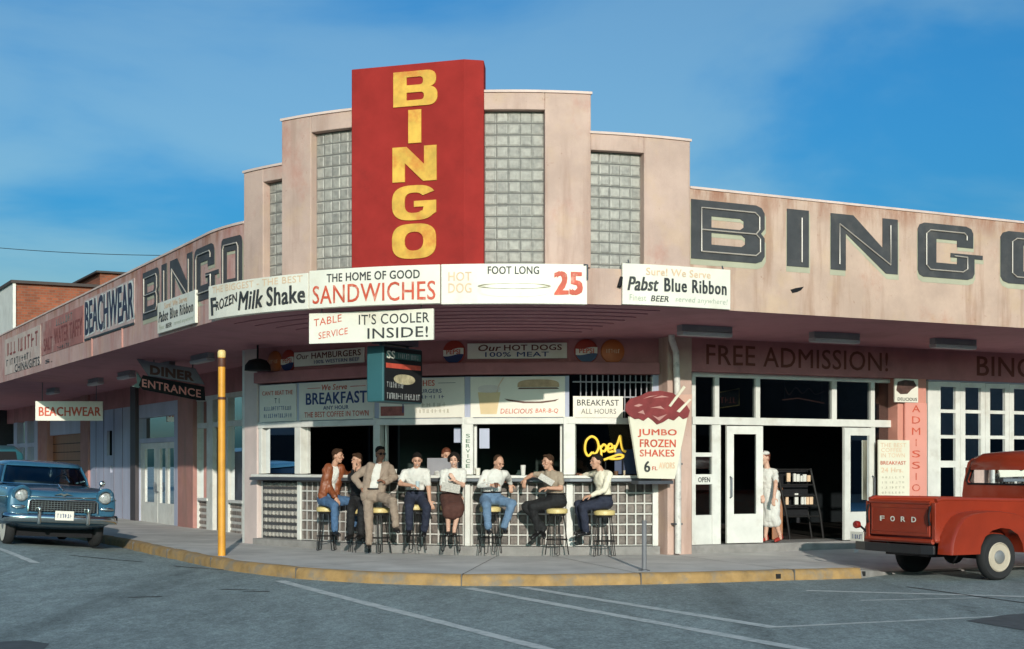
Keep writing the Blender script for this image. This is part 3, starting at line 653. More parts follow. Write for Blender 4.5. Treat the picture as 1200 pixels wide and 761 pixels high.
for (ua, ub) in zip([u[1] for u in U[:-1]], [u[0] for u in U[1:]]):
    w = MB(); w.mbox(SF, sx(ua), sx(ub), -.06, -.052, zt1, zh0); part('window_pane', w, M_glass)
for u0, u1, va, vb in ((815.7, 834.9, 497.5, 530.5), (815.7, 834.9, 535.5, 556), (815.7, 834.9, 568, 604), (1026.1, 1048.4, 497.5, 604)):
    w = MB(); w.mbox(SF, sx(u0), sx(u1), -.06, -.052, sz(815, vb), sz(815, va)); part('window_pane', w, M_glass)
# the two door leaves, folded open against the frame
def leaf(u0, u1, tilt, hinge_right):
    xa, xb = sx(u0), sx(u1); w = xb - xa; z0, z1 = ZP + .02, zt0 - .02
    P = Vector(SF(xa, .045, 0)[:2]); Q = Vector(SF(xb, .045, 0)[:2])
    if hinge_right: P = P + Vector((0, -tilt))
    else: Q = Q + Vector((0, -tilt))
    fn = FACET(P, Q); W_ = (Q - P).length
    zg0, zg1 = z0 + .50, z1 - .14
    m = MB(); m.prism([[(0, z0), (W_, z0), (W_, z1), (0, z1)], [(W_ * .19, zg0), (W_ * .19, zg1), (W_ * .81, zg1), (W_ * .81, zg0)]], 0, -.045, fn=fn)
    d = part('door', m, M_white, bevel=.005); obj('door_glass', MB().mbox(fn, W_ * .19, W_ * .81, .018, .024, zg0, zg1), M_glass, d)
    h = MB(); hx = W_ * (.91 if not hinge_right else .09); hx = W_ * .09 if not hinge_right else W_ * .91
    h.tube([fn(hx, .05, z0 + .78), fn(hx, .11, z0 + .80), fn(hx, .11, z0 + 1.12), fn(hx, .05, z0 + 1.14)], .014, 8); obj('handle', h, M_zinc, d)
leaf(848.5, 886.5, .10, False); leaf(982, 1021, .08, True)
# folding doors further right
FD = -.12
def FDf(x, d, z): return RW(x, FD + d, z)
def fdx(u): return inv(FDf, u, 0, 0, 5, 45)[0]
def fdz(v): return inv(FDf, 1110, v, 0, 5, 45)[1]
leafs = [1087, 1125, 1154.5, 1182.5, 1211.5, 1241, 1271, 1302]; panes = [(1102, 1119.5), (1131, 1149), (1160, 1177.5), (1188, 1205.5), (1218, 1235), (1248, 1265), (1278, 1295)]
rows = [(453.5, 480), (484, 510), (514, 540), (548, 596)]
for k, (p0, p1) in enumerate(panes):
    x0, x1 = fdx(leafs[k]) + .004, fdx(leafs[k + 1]) - .004; xa, xb = fdx(p0), fdx(p1)
    m = MB(); m.prism([[(x0, .22), (x1, .22), (x1, fdz(448)), (x0, fdz(448))]] + [[(xa, fdz(v1)), (xa, fdz(v0)), (xb, fdz(v0)), (xb, fdz(v1))] for v0, v1 in rows], 0, .05, fn=FDf)
    d = part('folding_door', m, M_white, bevel=.006); obj('door_glass', MB().mbox(FDf, xa - .01, xb + .01, -.03, -.024, fdz(596), fdz(453)), M_glass, d)
m = MB(); m.mbox(FDf, fdx(1086.6), 34, -.1, .03, fdz(447.5), zh1 + .0); part('door_head', m, M_lav)
m = MB(); m.mbox(RW, fdx(1303), 34, -.3, -.02, 0, zh1); part('wall', m, M_rose)

# --- the lunch counter under the rounded corner
KN = ['p'] * 6
CPT = fl[1:]
FC = [FACET(CPT[i], CPT[i + 1]) for i in range(5)]
FL = [(Vector(CPT[i + 1]) - Vector(CPT[i])).length for i in range(5)]
ZC = 1.455; ZW0, ZW1, ZS0, ZS1, ZL1 = 1.545, 2.385, 2.49, 3.19, 3.42
def miter(dl):
    """the counter line pushed outward by dl, with mitred corners"""
    r = []
    for i, p in enumerate(CPT):
        ns = []
        for k in (i - 1, i):
            if 0 <= k < 5: q = Vector(FC[k](0, 1, 0)[:2]) - Vector(FC[k](0, 0, 0)[:2]); ns.append(q)
        n = sum(ns, Vector((0, 0))); n = n / n.dot(n) * (len(ns) if len(ns) == 1 else 2.) if len(ns) > 1 else n
        r.append(Vector(p) + n * dl * (1 if len(ns) == 1 else 1.0))
    return r
def band(mb, d0, d1, z0, z1, i0=0, i1=5):
    a, b = miter(d0), miter(d1)
    secs = [[(*b[i], z0), (*b[i], z1), (*a[i], z1), (*a[i], z0)] for i in range(i0, i1 + 1)]
    return mb.loft(secs)
pl = MB(); band(pl, -.6, .16, .0, ZP); part('plinth', pl, M_plinth, bevel=.012)
ct = MB(); band(ct, -.55, .20, ZC + .02, ZW0 - .02); ctr = part('countertop', ct, M_white, bevel=.012)
ed = MB(); band(ed, -.1, .235, ZC - .035, ZC + .018); obj('counter_edge', ed, M_zinc, ctr, bevel=.006)
cw = MB(); band(cw, -.14, -.045, ZP, ZC - .05)
gbs = []
for i in range(5):
    gb = MB(); gbs.append(gb)
    L_ = FL[i]; nx = round((L_ - .16) / (.15 if i else .11)); nz_ = 6 if i else 8; w = (L_ - .16) / nx; h = (ZC - .06 - ZP) / nz_
    if i == 0: bd_ = MB(); bd_.mbox(FC[0], .05, L_ - .05, -.06, -.040, ZP + .004, ZC - .05); part('block_backing', bd_, M_char); blocks(gb, FC[i], .08, w, nx, ZP + .01, h, nz_, -.039, .011, .03)
    else: cells(cw, gb, FC[i], .08, w, nx, ZP + .01, h, nz_, -.004, .013, .034)
cf = part('counter_front', cw, M_mortarw)
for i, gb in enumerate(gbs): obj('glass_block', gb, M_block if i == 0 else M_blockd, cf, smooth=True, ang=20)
# posts: full height at the joints
po = MB()
def post(i, x, w, z0, z1, d0=-.16, d1=.03): part('counter_post', MB().mbox(FC[min(i, 4)], x - w / 2, x + w / 2, d0, d1, z0, z1), M_white, bevel=.01)
fm_ = MB()
for i, w in ((0, .10), (1, .17), (2, .13), (3, .19), (4, .2)): post(i, .0 if i else .06, w, ZW0 - .01, ZW1 + .12)
post(4, FL[4] - .05, .12, ZW0 - .01, ZS1); post(1, .02, .10, ZP, ZC - .05, -.1, .02); post(3, .0, .09, ZP, ZC - .05, -.1, .04); post(4, .0, .11, ZP, ZC - .05, -.1, .04); post(4, FL[4] - .05, .1, ZP, ZC - .05, -.1, .04)
hd = MB(); band(hd, -.14, .045, ZW1, ZS0 - .003); part('window_head', hd, M_white, bevel=.008)
sp = MB(); band(sp, -.14, .0, ZS0, ZS1, 0, 4); part('upper_panel', sp, M_lav)
lg = MB(); band(lg, -.2, .14, ZS1 + .03, ZL1); part('ledge', lg, M_rose, bevel=.015)
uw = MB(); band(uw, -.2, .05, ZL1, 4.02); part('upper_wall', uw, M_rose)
# barred dark window of the last bay, with frame
bw = MB(); bw.mbox(FC[4], .06, FL[4] - .04, -.12, -.11, ZS0, ZS1 + .03); wn = part('barred_window', bw, M_glass)
bw = MB()
for k in range(1, 14):
    x = .1 + (FL[4] - .2) * k / 14; bw.tube([FC[4](x, .0, ZS0), FC[4](x, .0, ZS1 + .02)], .011, 6)
for z in (ZS0 + .12, ZS1 - .1, (ZS0 + ZS1) / 2): bw.mbox(FC[4], .06, FL[4] - .06, -.012, .006, z - .012, z + .012)
obj('window_bars', bw, M_grey, wn)
bw = MB(); bw.mbox(FC[4], FL[4] - .1, FL[4] + .02, -.1, .04, ZS0 - .1, ZS1 + .03); obj('window_jamb', bw, M_lav, wn)
# narrow inner window frames and glass of the first bay, half raised sashes further on
w = MB(); w.mbox(FC[0], .02, FL[0] - .05, -.08, -.07, ZW0, ZW1); part('window_pane', w, M_glass)
for i in (1, 2, 3, 4):
    for xa, xb in ((FL[i] - .16, FL[i] - .10), (.1, .14)): part('sash_post', MB().mbox(FC[i], xa, xb, -.16, -.1, ZW0, ZW1), M_white)
w = MB(); w.mbox(FC[4], .1, FL[4] - .1, -.10, -.092, ZW0, ZW1); part('window_pane', w, M_glass)
# pier at the left end of the counter
cpz = [W2A((u - 600) / F * Y, Y) for u, Y in ((289.5, 28.45), (304.5, 28.05))]
CP = FACET(cpz[0], cpz[1]); CL = (Vector(cpz[1]) - Vector(cpz[0])).length
m = MB(); m.mbox(CP, 0, CL, -.7, .06, .05, 4.02); part('pier', m, mat('pale pink pier paint', (.62, .50, .46), .8, var=.12), bevel=.015)
m = MB(); m.mbox(CP, -.16, -.005, -.3, .02, .05, 4.02); part('door_post', m, M_white, bevel=.01)
# dark back room behind the open counter
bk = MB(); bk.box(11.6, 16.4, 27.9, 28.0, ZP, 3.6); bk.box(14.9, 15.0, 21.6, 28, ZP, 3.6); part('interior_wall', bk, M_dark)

# --- left facade
lw = MB()
def wall(mb, u0, u1, z0, z1, d0=-.25, d1=0.): mb.mbox(LW, lx(u0, d1), lx(u1, d1), d0, d1, z0, z1)
zl_head = lz(190, 470)
hdw = MB(); hdw.mbox(LW, -61, lx(289), -.25, -.012, 3.30, 4.02); part('head_wall', hdw, M_rose)
pr = MB(); wall(pr, 208, 226, 0, 4.02, -.25, .05); part('pier', pr, M_pinkd, bevel=.012)
pr = MB(); wall(pr, 152.5, 158.5, 0, 4.02, -.25, .08); part('pier', pr, mat('dark drain pipe', (.06, .05, .055), .6))
for u0, u1 in ((44, 55), (94, 103)): pr = MB(); wall(pr, u0, u1, 0, 4.02, -.25, .05); part('pier', pr, M_pinkd, bevel=.012)
# shop window bay beside the corner
wf = MB()
zs_ = .92
for u0, u1 in ((226, 231), (242, 249), (263.5, 267), (283.5, 288)): wall(wf, u0, u1, .1, 3.3, -.2, -.05)
wall(wf, 231, 242, zs_ - .06, zs_, -.2, -.02); wall(wf, 267, 283.5, zs_ - .06, zs_, -.2, -.02); wall(wf, 226, 288, 3.2, 3.32, -.2, -.04); wall(wf, 231, 283, 2.56, 2.68, -.2, -.06)
wf_ = part('shop_window_frame', wf, M_white, bevel=.006)
for u0, u1 in ((231, 242), (267, 283.5)): w = MB(); wall(w, u0, u1, zs_, 3.2, -.14, -.13); part('window_pane', w, M_glass)
w = MB(); wall(w, 249, 263.5, .2, 2.56, -.2, -.15); part('door', w, mat('dark brown door', (.045, .025, .02), .5))
w = MB(); wall(w, 249, 263.5, 2.68, 3.2, -.14, -.13); part('window_pane', w, M_glass)
for u0, u1, n_ in ((230, 242, 6), (267, 283, 8)):
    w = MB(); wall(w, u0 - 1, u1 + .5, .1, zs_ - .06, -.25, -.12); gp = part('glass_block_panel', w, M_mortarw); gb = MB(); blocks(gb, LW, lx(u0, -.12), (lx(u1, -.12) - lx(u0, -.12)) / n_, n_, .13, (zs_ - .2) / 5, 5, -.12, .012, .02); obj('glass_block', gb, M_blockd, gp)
# goods dimly seen behind the glass of that bay
for nm, u, z, r_, c in (('display_lamp', 275, 2.35, .1, (.5, .06, .03)), ('display_lamp', 236, 2.2, .1, (.45, .2, .04))):
    p = LW(lx(u), -.45, z); l_ = MB(); l_.lathe([(.02, .12), (r_ * .6, .1), (r_, -.05), (r_ * .9, -.06)], 16, Matrix.Translation(p)); l_.tube([(p[0], p[1], z + .1), (p[0], p[1], 3.62)], .006, 6); part(nm, l_, mat('lamp shade %.2f' % c[1], c, .5))
for u, z, w_, h_ in ((236, 1.45, .25, .3), (275, 1.25, .5, .42), (274, 1.9, .3, .16), (236, 1.85, .2, .15)): q = lx(u); part('display_card', MB().mbox(LW, q - w_ / 2, q + w_ / 2, -.4, -.38, z - h_ / 2, z + h_ / 2), M_white)
# double door with transom
dw = MB(); wall(dw, 158.6, 208, 2.95, 3.3, -.25, -.02); wall(dw, 158.6, 163, .1, 2.95, -.25, -.02); wall(dw, 204, 208, .1, 2.95, -.25, -.02); wall(dw, 163, 204, 2.28, 2.40, -.2, -.02); part('door_frame', dw, M_lav, bevel=.006)
w = MB(); wall(w, 163, 204, 2.40, 2.95, -.14, -.12); part('window_pane', w, M_glass)
x0, x1 = lx(163), lx(204); xm = (x0 + x1) / 2
for a, b, pns in ((x0 + .01, xm - .008, ((.25, .80),)), (xm + .008, x1 - .01, ((.12, .44), (.56, .90)))):
    m = MB(); hw_ = b - a; m.prism([[(a, .2), (b, .2), (b, 2.27), (a, 2.27)]] + [[(a + hw_ * p, .72), (a + hw_ * p, 2.12), (a + hw_ * q, 2.12), (a + hw_ * q, .72)] for p, q in pns], .05, .1, fn=LW)
    d = part('door', m, M_white, bevel=.006); obj('door_glass', MB().mbox(LW, a + hw_ * .1, b - hw_ * .08, -.085, -.078, .7, 2.14), M_glass, d)
    obj('handle', MB().tube([LW(b - .07 if a < xm - .1 else a + .07, -.05, 1.0), LW(b - .07 if a < xm - .1 else a + .07, .03, 1.02), LW(b - .07 if a < xm - .1 else a + .07, .03, 1.25)], .014, 6), M_zinc, d)
# boarded front, wooden door and shop fronts further along
bd = MB(); bl = [(lx(103), .1), (lx(152.5), .1), (lx(152.5), 3.3), (lx(103), 3.3)]
def hole(u0, u1, v0, v1): a, b = lx(u0), lx(u1); return [(a, lz(u0, v1)), (a, lz(u0, v0)), (b, lz(u0, v0)), (b, lz(u0, v1))]
bd.prism([bl, hole(124.5, 130.5, 505, 534), hole(128.3, 131, 546, 554)], .02, .1, fn=LW); bdo = part('board_wall', bd, M_lav)
gv = MB()
for u in (112, 121, 133, 143): gv.mbox(LW, lx(u) - .014, lx(u) + .014, -.02, .006 - .012, .1, 3.3)
obj('board_joint', gv, mat('board joint', (.20, .19, .23), .8), bdo)
w = MB(); wall(w, 55, 94, .15, 2.7, -.22, -.16); wd_ = part('door', w, M_wood)
gv = MB()
for k in range(1, 9): wall(gv, 55, 94, .15 + k * .28, .17 + k * .28, -.16, -.150)
obj('plank_joint', gv, M_black, wd_)
w = MB(); wall(w, 55, 94, 2.7, 3.3, -.25, -.05); part('wall', w, M_lav)
sfm = MB()
for u0, u1 in ((2, 7), (16, 20), (29, 32), (40, 44)): wall(sfm, u0, u1, .1, 3.3, -.2, .0)
wall(sfm, 2, 44, .1, .75, -.2, -.01); wall(sfm, 2, 44, 2.35, 2.5, -.2, -.01)
sfm.mbox(LW, -61, lx(2), -.25, 0, 0, 3.3); part('shop_window_frame', sfm, M_lav)
w = MB(); wall(w, 7, 40, .75, 3.3, -.14, -.12); part('window_pane', w, M_glass)
# fluorescent fittings under the canopy, each a thing of its own
def fitting(u, v, L_, left, label):
    fn0 = FAS; dd = -1.6
    s = fx(u, dd) if not left else inv(FAS, u, 0, dd)[0]
    p = FAS(s, dd, ZF + .045 * dd); w = A2W(*p)
    if not left:
        t = Vector(FAS(s + .1, dd, 0)) - Vector(FAS(s - .1, dd, 0)); ang = math.atan2(t.y, t.x) + BR
    else: ang = BR + rad(90)
    th = thing('ceiling_light', label, 'light fitting', w, ang, 'strip lights under the canopy')
    obj('housing', MB().box(-L_ / 2, L_ / 2, -.07, .07, -.10, .02), M_grey, th, bevel=.01)
    obj('diffuser', MB().loft([[(x, -.10, -.10), (x, -.075, -.165), (x, .075, -.165), (x, .10, -.10)] for x in (-L_ / 2 + .01, L_ / 2 - .01)]), M_lamp, th, bevel=.01)
for u, t in ((826, 'strip light under the canopy nearest the white drain pipe'), (978, 'strip light under the canopy over the open double doors'), (1117, 'strip light under the canopy over the salmon admission board')): fitting(u, 390, .98, False, t)
for u, t in ((237, 'strip light under the canopy just left of the yellow pole top'), (193, 'strip light under the canopy above the diner arrow sign'), (148, 'strip light under the canopy between the diner sign and the beachwear board'), (112, 'strip light under the canopy right over the hanging beachwear board'), (62, 'farthest strip light seen under the left canopy')): fitting(u, 410, 1.2, True, t)
# ------------------------------------------------------------------ signs: each a thing (board, lettering)
class Sign:
    def __init__(s, name, label, fn, x0, x1, z0, z1, d0, d1, m, nx=1, group=None, cat='sign', loop=None, bevel=.004):
        s.base = Vector(fn((x0 + x1) / 2, d0, z0)); s.fn0 = fn; s.x0, s.x1, s.z0, s.z1, s.d1 = x0, x1, z0, z1, d1
        s.th = thing(name, label, cat, A2W(*s.base), BR, group)
        mb = MB()
        if loop: mb.prism([[(x0 + (x1 - x0) * a, z0 + (z1 - z0) * b) for a, b in loop]], -d0, -d1, fn=s.fn)
        else: mb.mbox(s.fn, x0, x1, d0, d1, z0, z1, nx)
        s.board = obj('board', mb, m, s.th, bevel=bevel)
    def fn(s, x, d, z): return tuple(Vector(s.fn0(x, d, z)) - s.base)
    def X(s, a): return s.x0 + (s.x1 - s.x0) * a
    def Z(s, b): return s.z0 + (s.z1 - s.z0) * b
    def w(s, items, m, name='lettering'):
        mb = MB()
        for it in items:
            kw = it[5] if len(it) > 5 else {}
            if it[0] is None: strokes(mb, s.X(it[1]), s.X(it[2]), s.Z(it[3]), s.Z(it[4]), kw.get('n', 8), s.fn, s.d1 + .005, kw.get('seed', 1))
            else: write(mb, it[0], s.X(it[1]), s.X(it[2]), s.Z(it[3]), s.Z(it[4]), s.fn, s.d1 + kw.pop('dd', .004), **kw)
        return obj(name, mb, m, s.th)
    def shape(s, loops, m, name, d=.0035, th=0.):
        mb = MB(); mb.prism([[(s.X(a), s.Z(b)) for a, b in lp] for lp in loops], -(s.d1 + d), -(s.d1 + d + th), fn=s.fn); return obj(name, mb, m, s.th)
    def bars(s, rects, m, name='rule'):
        mb = MB()
        for a, b, c, d in rects: mb.mbox(s.fn, s.X(a), s.X(b), s.d1, s.d1 + .0035, s.Z(c), s.Z(d), 1)
        return obj(name, mb, m, s.th)
SO = .24
def fz(u, v, d): return inv(FAS, u, v, d)[1]
q = Sign('canopy_sign', 'curved white board reading Frozen Milk Shake above the yellow pole', FAS, fx(244.5, SO), fx(361, SO), fz(361, 362, SO), fz(361, 320, SO), SO - .13, SO, M_whiteb, 8, 'boards along the canopy edge')
q.w([('F', .03, .12, .12, .62, dict(bold=.05, shear=-.1)), ('ROZEN', .11, .37, .22, .50, dict(bold=.03, wob=.02, rise=.09)), ('Milk', .38, .63, .15, .66, dict(bold=.03, shear=.2, wob=.02)), ('Shake', .66, .98, .18, .68, dict(bold=.03, wob=.02))], M_text)
q.w([('THE BIGGEST - THE BEST', .06, .96, .76, .95, dict(bold=.0))], M_textf)
q = Sign('canopy_sign', 'curved white board reading the home of good sandwiches under the red slab', FAS, fx(362.5, SO), fx(515.5, SO), fz(516, 355.5, SO), fz(516, 310, SO), SO - .13, SO, M_whiteb, 8, 'boards along the canopy edge')
q.w([('THE HOME OF GOOD', .15, .86, .66, .88, dict(bold=.018))], M_text); q.w([('SANDWICHES', .03, .97, .10, .58, dict(bold=.008, wob=.012))], M_textr)
q = Sign('canopy_sign', 'curved white board with painted foot long hot dog and red 25', FAS, fx(517, SO), fx(688, SO), fz(600, 356, SO), fz(600, 309, SO), SO - .13, SO, M_whiteb, 8, 'boards along the canopy edge')
q.w([('FOOT LONG', .32, .67, .74, .93, dict(bold=.02))], M_text); q.w([('HOT', .05, .21, .58, .80, dict(bold=.012)), ('DOG', .05, .21, .28, .52, dict(bold=.012))], M_textf)
q.w([('25', .77, .97, .24, .80, dict(bold=.045, wob=.02))], M_textr)
q.shape([sell(.50, .34, .25, .17, 2.6, 0, 350, 28)], M_cream, 'painted_bun', .0035)
q.shape([sell(.50, .44, .25, .07, 2.2, 0, 350, 28)], mat('painted sausage', (.34, .30, .20), .6, var=.5, scale=8), 'painted_sausage', .006)
m = MB(); m.tube([q.fn(q.X(.975), SO + .02, q.Z(.99)), q.fn(q.X(1.0), SO + .02, q.Z(.99)), q.fn(q.X(1.0), SO + .02, q.Z(.6))], .012, 6); obj('bracket', m, M_zinc, q.th)
def pabst(label, x0, x1, z0, z1, nx):
    q = Sign('beer_sign', label, FAS, x0, x1, z0, z1, .01, .06, M_whiteb, nx, 'beer boards on the fascia')
    q.w([('Sure! We Serve', .2, .8, .74, .92, dict(bold=.012))], M_textf); q.w([('Pabst', .04, .31, .35, .68, dict(bold=.03, shear=.25)), ('Blue Ribbon', .36, .96, .36, .68, dict(bold=.03, spacing=1.15)), ('BEER', .24, .40, .10, .24, dict(bold=.02, shear=.2))], M_text)
    q.w([('Finest', .06, .20, .10, .25, dict(bold=0.)), ('served anywhere!', .46, .97, .08, .25, dict(bold=0., shear=.15))], mat('pale green lettering', (.42, .46, .36), .7))
    m = MB()
    for a in (.06, .94): m.tube([q.fn(q.X(a), .03, q.Z(1.0)), q.fn(q.X(a), .0, q.Z(1.1))], .01, 6)
    obj('hook', m, M_zinc, q.th)
pabst('white beer board hung below the big charcoal B on the right fascia', fx(729.5, .06), fx(856, .06), fz(856, 363, .06), fz(856, 316.5, .06), 4)
pabst('foreshortened white beer board below the N of the left fascia word', fx(184.5, .06), fx(228.5, .06), fz(206, 385, .06), fz(206, 348, .06), 2)
SO = .17
m = MB(); m.tube([FAS(fx(728), .03, 4.36), FAS(fx(724), .06, 4.22)], .03, 6); part('canopy_stub_pipe', m, M_black)
m = MB(); m.prism([[(0, 0), (.1, .03), (.26, .06), (.2, .0), (.13, -.03), (.04, -.05)]], -.002, -.004, fn=lambda x, d, z: FAS(fx(926) + x, d, fz(930, 340, 0) + z)); part('plaster_hole', m, M_black)
# board slung below the canopy edge
s_l, s_r = fx(364.5, .04), fx(511, .04)
IC = FACET(FAS(s_l, .06, 0)[:2], FAS(s_r, .06, 0)[:2]); ICL = (Vector(FAS(s_l, 0, 0)[:2]) - Vector(FAS(s_r, 0, 0)[:2])).length
q = Sign('hanging_board', 'white board hung below the canopy edge reading its cooler inside', IC, 0, ICL, 3.46, 3.90, 0, .035, M_whiteb, 1)
q.w([("IT'S COOLER", .41, .97, .56, .90, dict(bold=.006, wob=.008)), ('INSIDE!', .48, .96, .10, .44, dict(bold=.012, wob=.008))], M_text)
q.w([('TABLE', .04, .27, .56, .80, dict(bold=.0, rise=.06)), ('SERVICE', .08, .32, .14, .36, dict(bold=.0, rise=.06))], M_textr)
m = MB()
for a in (.1, .9): m.tube([q.fn(ICL * a, .02, 3.89), q.fn(ICL * a, -.02, 4.1)], .008, 6)
obj('hanger', m, M_zinc, q.th)
# blade sign: teal edge and black painted faces
bx, bY = (449.3 - 600) / F * 21.75, 21.75
th = thing('blade_sign', 'teal and black box sign with stacked painted strips under the cooler inside board', 'sign', (bx, bY, 2.62), rad(60))
bh = .80
obj('case', MB().box(0, 1.02, .0, .30, 0, bh + .02), mat('teal enamel', (.030, .105, .118), .5, var=.12), th, bevel=.02)
obj('face_panel', MB().box(.02, 1.0, -.012, .012, .02, bh), M_black, th)
bf = lambda x, d, z: (x, -.012 - d, z)
def bstrip(nm, x0, x1, z0, z1, c, d=.004): obj(nm, MB().mbox(bf, x0, x1, 0, d, z0, z1), mat('painted strip %.2f %.2f' % (c[0], c[1]), c, .6, var=.3, scale=8), th)
bstrip('painted_strip', .05, .96, .50, .57, (.60, .085, .05))
bstrip('painted_strip', .05, .96, .64, .74, (.03, .11, .10))
tx = MB(); write(tx, 'SS', .06, .27, .64, .75, bf, .008, .03); obj('lettering', tx, M_whiteb, th); tx = MB(); strokes(tx, .06, .50, .21, .30, 9, bf, .008, 3); strokes(tx, .06, .94, .045, .14, 16, bf, .008, 4); strokes(tx, .34, .9, .65, .73, 11, bf, .008, 6)
obj('worn_lettering', tx, mat('worn pale lettering', (.34, .34, .33), .7, var=.5, scale=14), th)
obj('painted_picture', MB().prism([sell(.52, .345, .28, .075, 2.2, 0, 350, 20)], -.018, -.020, ), mat('painted burger', (.50, .42, .26), .6, var=.5, scale=9), th)
m = MB(); m.tube([(.15, .15, bh), (.15, .15, bh + .75)], .025, 8); m.tube([(.85, .15, bh), (.85, .15, bh + .75)], .025, 8); obj('hanger', m, M_zinc, th)
m = MB(); m.box(.1, .95, .02, .28, bh + .06, bh + .30); obj('upper_case', m, mat('purple black paint', (.06, .04, .06), .5), th)
# window panels of the lunch counter
def facet_sign(name, label, i, a, b, z0=ZS0 + .01, z1=ZS1 - .01, m=None, d0=.002, d1=.03, cat='sign', group='painted panels over the counter windows'):
    return Sign(name, label, FC[i], FL[i] * a, FL[i] * b, z0, z1, d0, d1, m or M_whiteb, 1, group, cat)
q = facet_sign('window_panel', 'white painted panel at the left end of the counter with red and blue worn lines', 0, .04, .96)
q.w([("CAN'T BEAT THE", .08, .92, .72, .84, dict(bold=.01))], M_textr); q.w([(None, .42, .58, .48, .64, dict(n=2, seed=3))], M_text); q.w([(None, .12, .9, .30, .42, dict(n=15, seed=5)), (None, .12, .9, .10, .22, dict(n=14, seed=7))], mat('worn blue lettering', (.20, .23, .34), .7, var=.4, scale=14))
q = facet_sign('window_panel', 'white painted panel reading we serve breakfast any hour', 1, .02, .97)
q.w([('We Serve', .32, .66, .78, .93, dict(bold=.02, shear=.2)), ('THE BEST COFFEE IN TOWN', .08, .94, .08, .22, dict(bold=.012))], M_textr); q.w([('BREAKFAST', .10, .92, .42, .72, dict(bold=.03)), ('ANY HOUR', .34, .68, .27, .37, dict(bold=.02))], M_textb)
q.bars([(.12, .30, .84, .855), (.70, .90, .84, .855)], M_textr)
q = facet_sign('window_panel', 'white painted panel headed sandwiches partly behind the teal box sign', 2, .03, .97)
q.w([('SANDWICHES', .12, .66, .80, .94, dict(bold=.03))], M_textr); q.w([('HAMBURGERS', .30, .74, .62, .72, dict(bold=.015)), (None, .30, .78, .48, .57, dict(n=10, seed=4)), (None, .26, .34, .12, .4, dict(n=1, seed=4))], M_textb)
q.w([(None, .42, .84, .12, .22, dict(n=9, seed=14)), (None, .5, .8, .27, .38, dict(n=5, seed=19))], mat('pale grey lettering', (.52, .48, .38), .7)); q.bars([(.70, .90, .86, .87)], M_text)
q.shape([[(.02, .06), (.02, .30), (.30, .30), (.30, .06)]], mat('painted red burger', (.34, .10, .08), .6, var=.4, scale=10), 'painted_picture')
q = facet_sign('window_panel', 'white painted panel with cup and burger picture reading delicious', 3, .03, .96)
q.w([('DELICIOUS', .32, .66, .09, .21, dict(bold=.006, shear=.12)), ('BAR-B-Q', .69, .93, .09, .21, dict(bold=.006, shear=.12))], M_textr)
q.shape([[(.11, .08), (.08, .62), (.32, .62), (.28, .08)]], mat('painted tan cup', (.70, .53, .30), .6), 'painted_cup'); q.shape([sell(.2, .70, .12, .10, 2.4, 0, 350, 20)], mat('painted foam', (.66, .60, .55), .6), 'painted_foam')
q.shape([sell(.72, .80, .22, .13, 2.6, 0, 180, 16) + [(.5, .77), (.5, .74), (.94, .74), (.94, .77)]], mat('painted bun top', (.50, .34, .20), .6, var=.3, scale=8), 'painted_bun'); q.shape([[(.5, .69), (.94, .69), (.92, .73), (.52, .73)]], mat('painted meat', (.12, .05, .035), .6), 'painted_meat')
q.shape([[(.36, .46), (.40, .40), (.56, .345), (.76, .345), (.90, .39), (.94, .45), (.88, .42), (.74, .385), (.58, .385), (.44, .43)]], mat('painted meat', (.12, .05, .035), .6), 'painted_meat')
q.shape([[(.29, .62), (.31, .80), (.36, .98), (.345, .98), (.30, .80), (.275, .62)]], M_textf, 'painted_straw')
q = facet_sign('window_card', 'small white breakfast card in front of the barred window', 4, .04, .60, ZS0 + .0, ZS0 + .36, None, .012, .03, 'sign', None)
q.w([('BREAKFAST', .08, .92, .56, .84, dict(bold=.01))], M_text); q.w([('ALL HOURS', .16, .86, .18, .42, dict(bold=.0))], mat('grey lettering', (.16, .14, .13), .8))
# vertical lettering on the post between the middle windows
tx = MB()
for k, ch in enumerate('SERVICE'): write(tx, ch, -.035 if ch != 'I' else -.008, .035 if ch != 'I' else .008, 2.16 - k * .085, 2.22 - k * .085, lambda x, d, z: FC[3](x + .01, d, z), .034, .02)
obj('lettering', tx, mat('green lettering', (.08, .16, .10), .7), B)
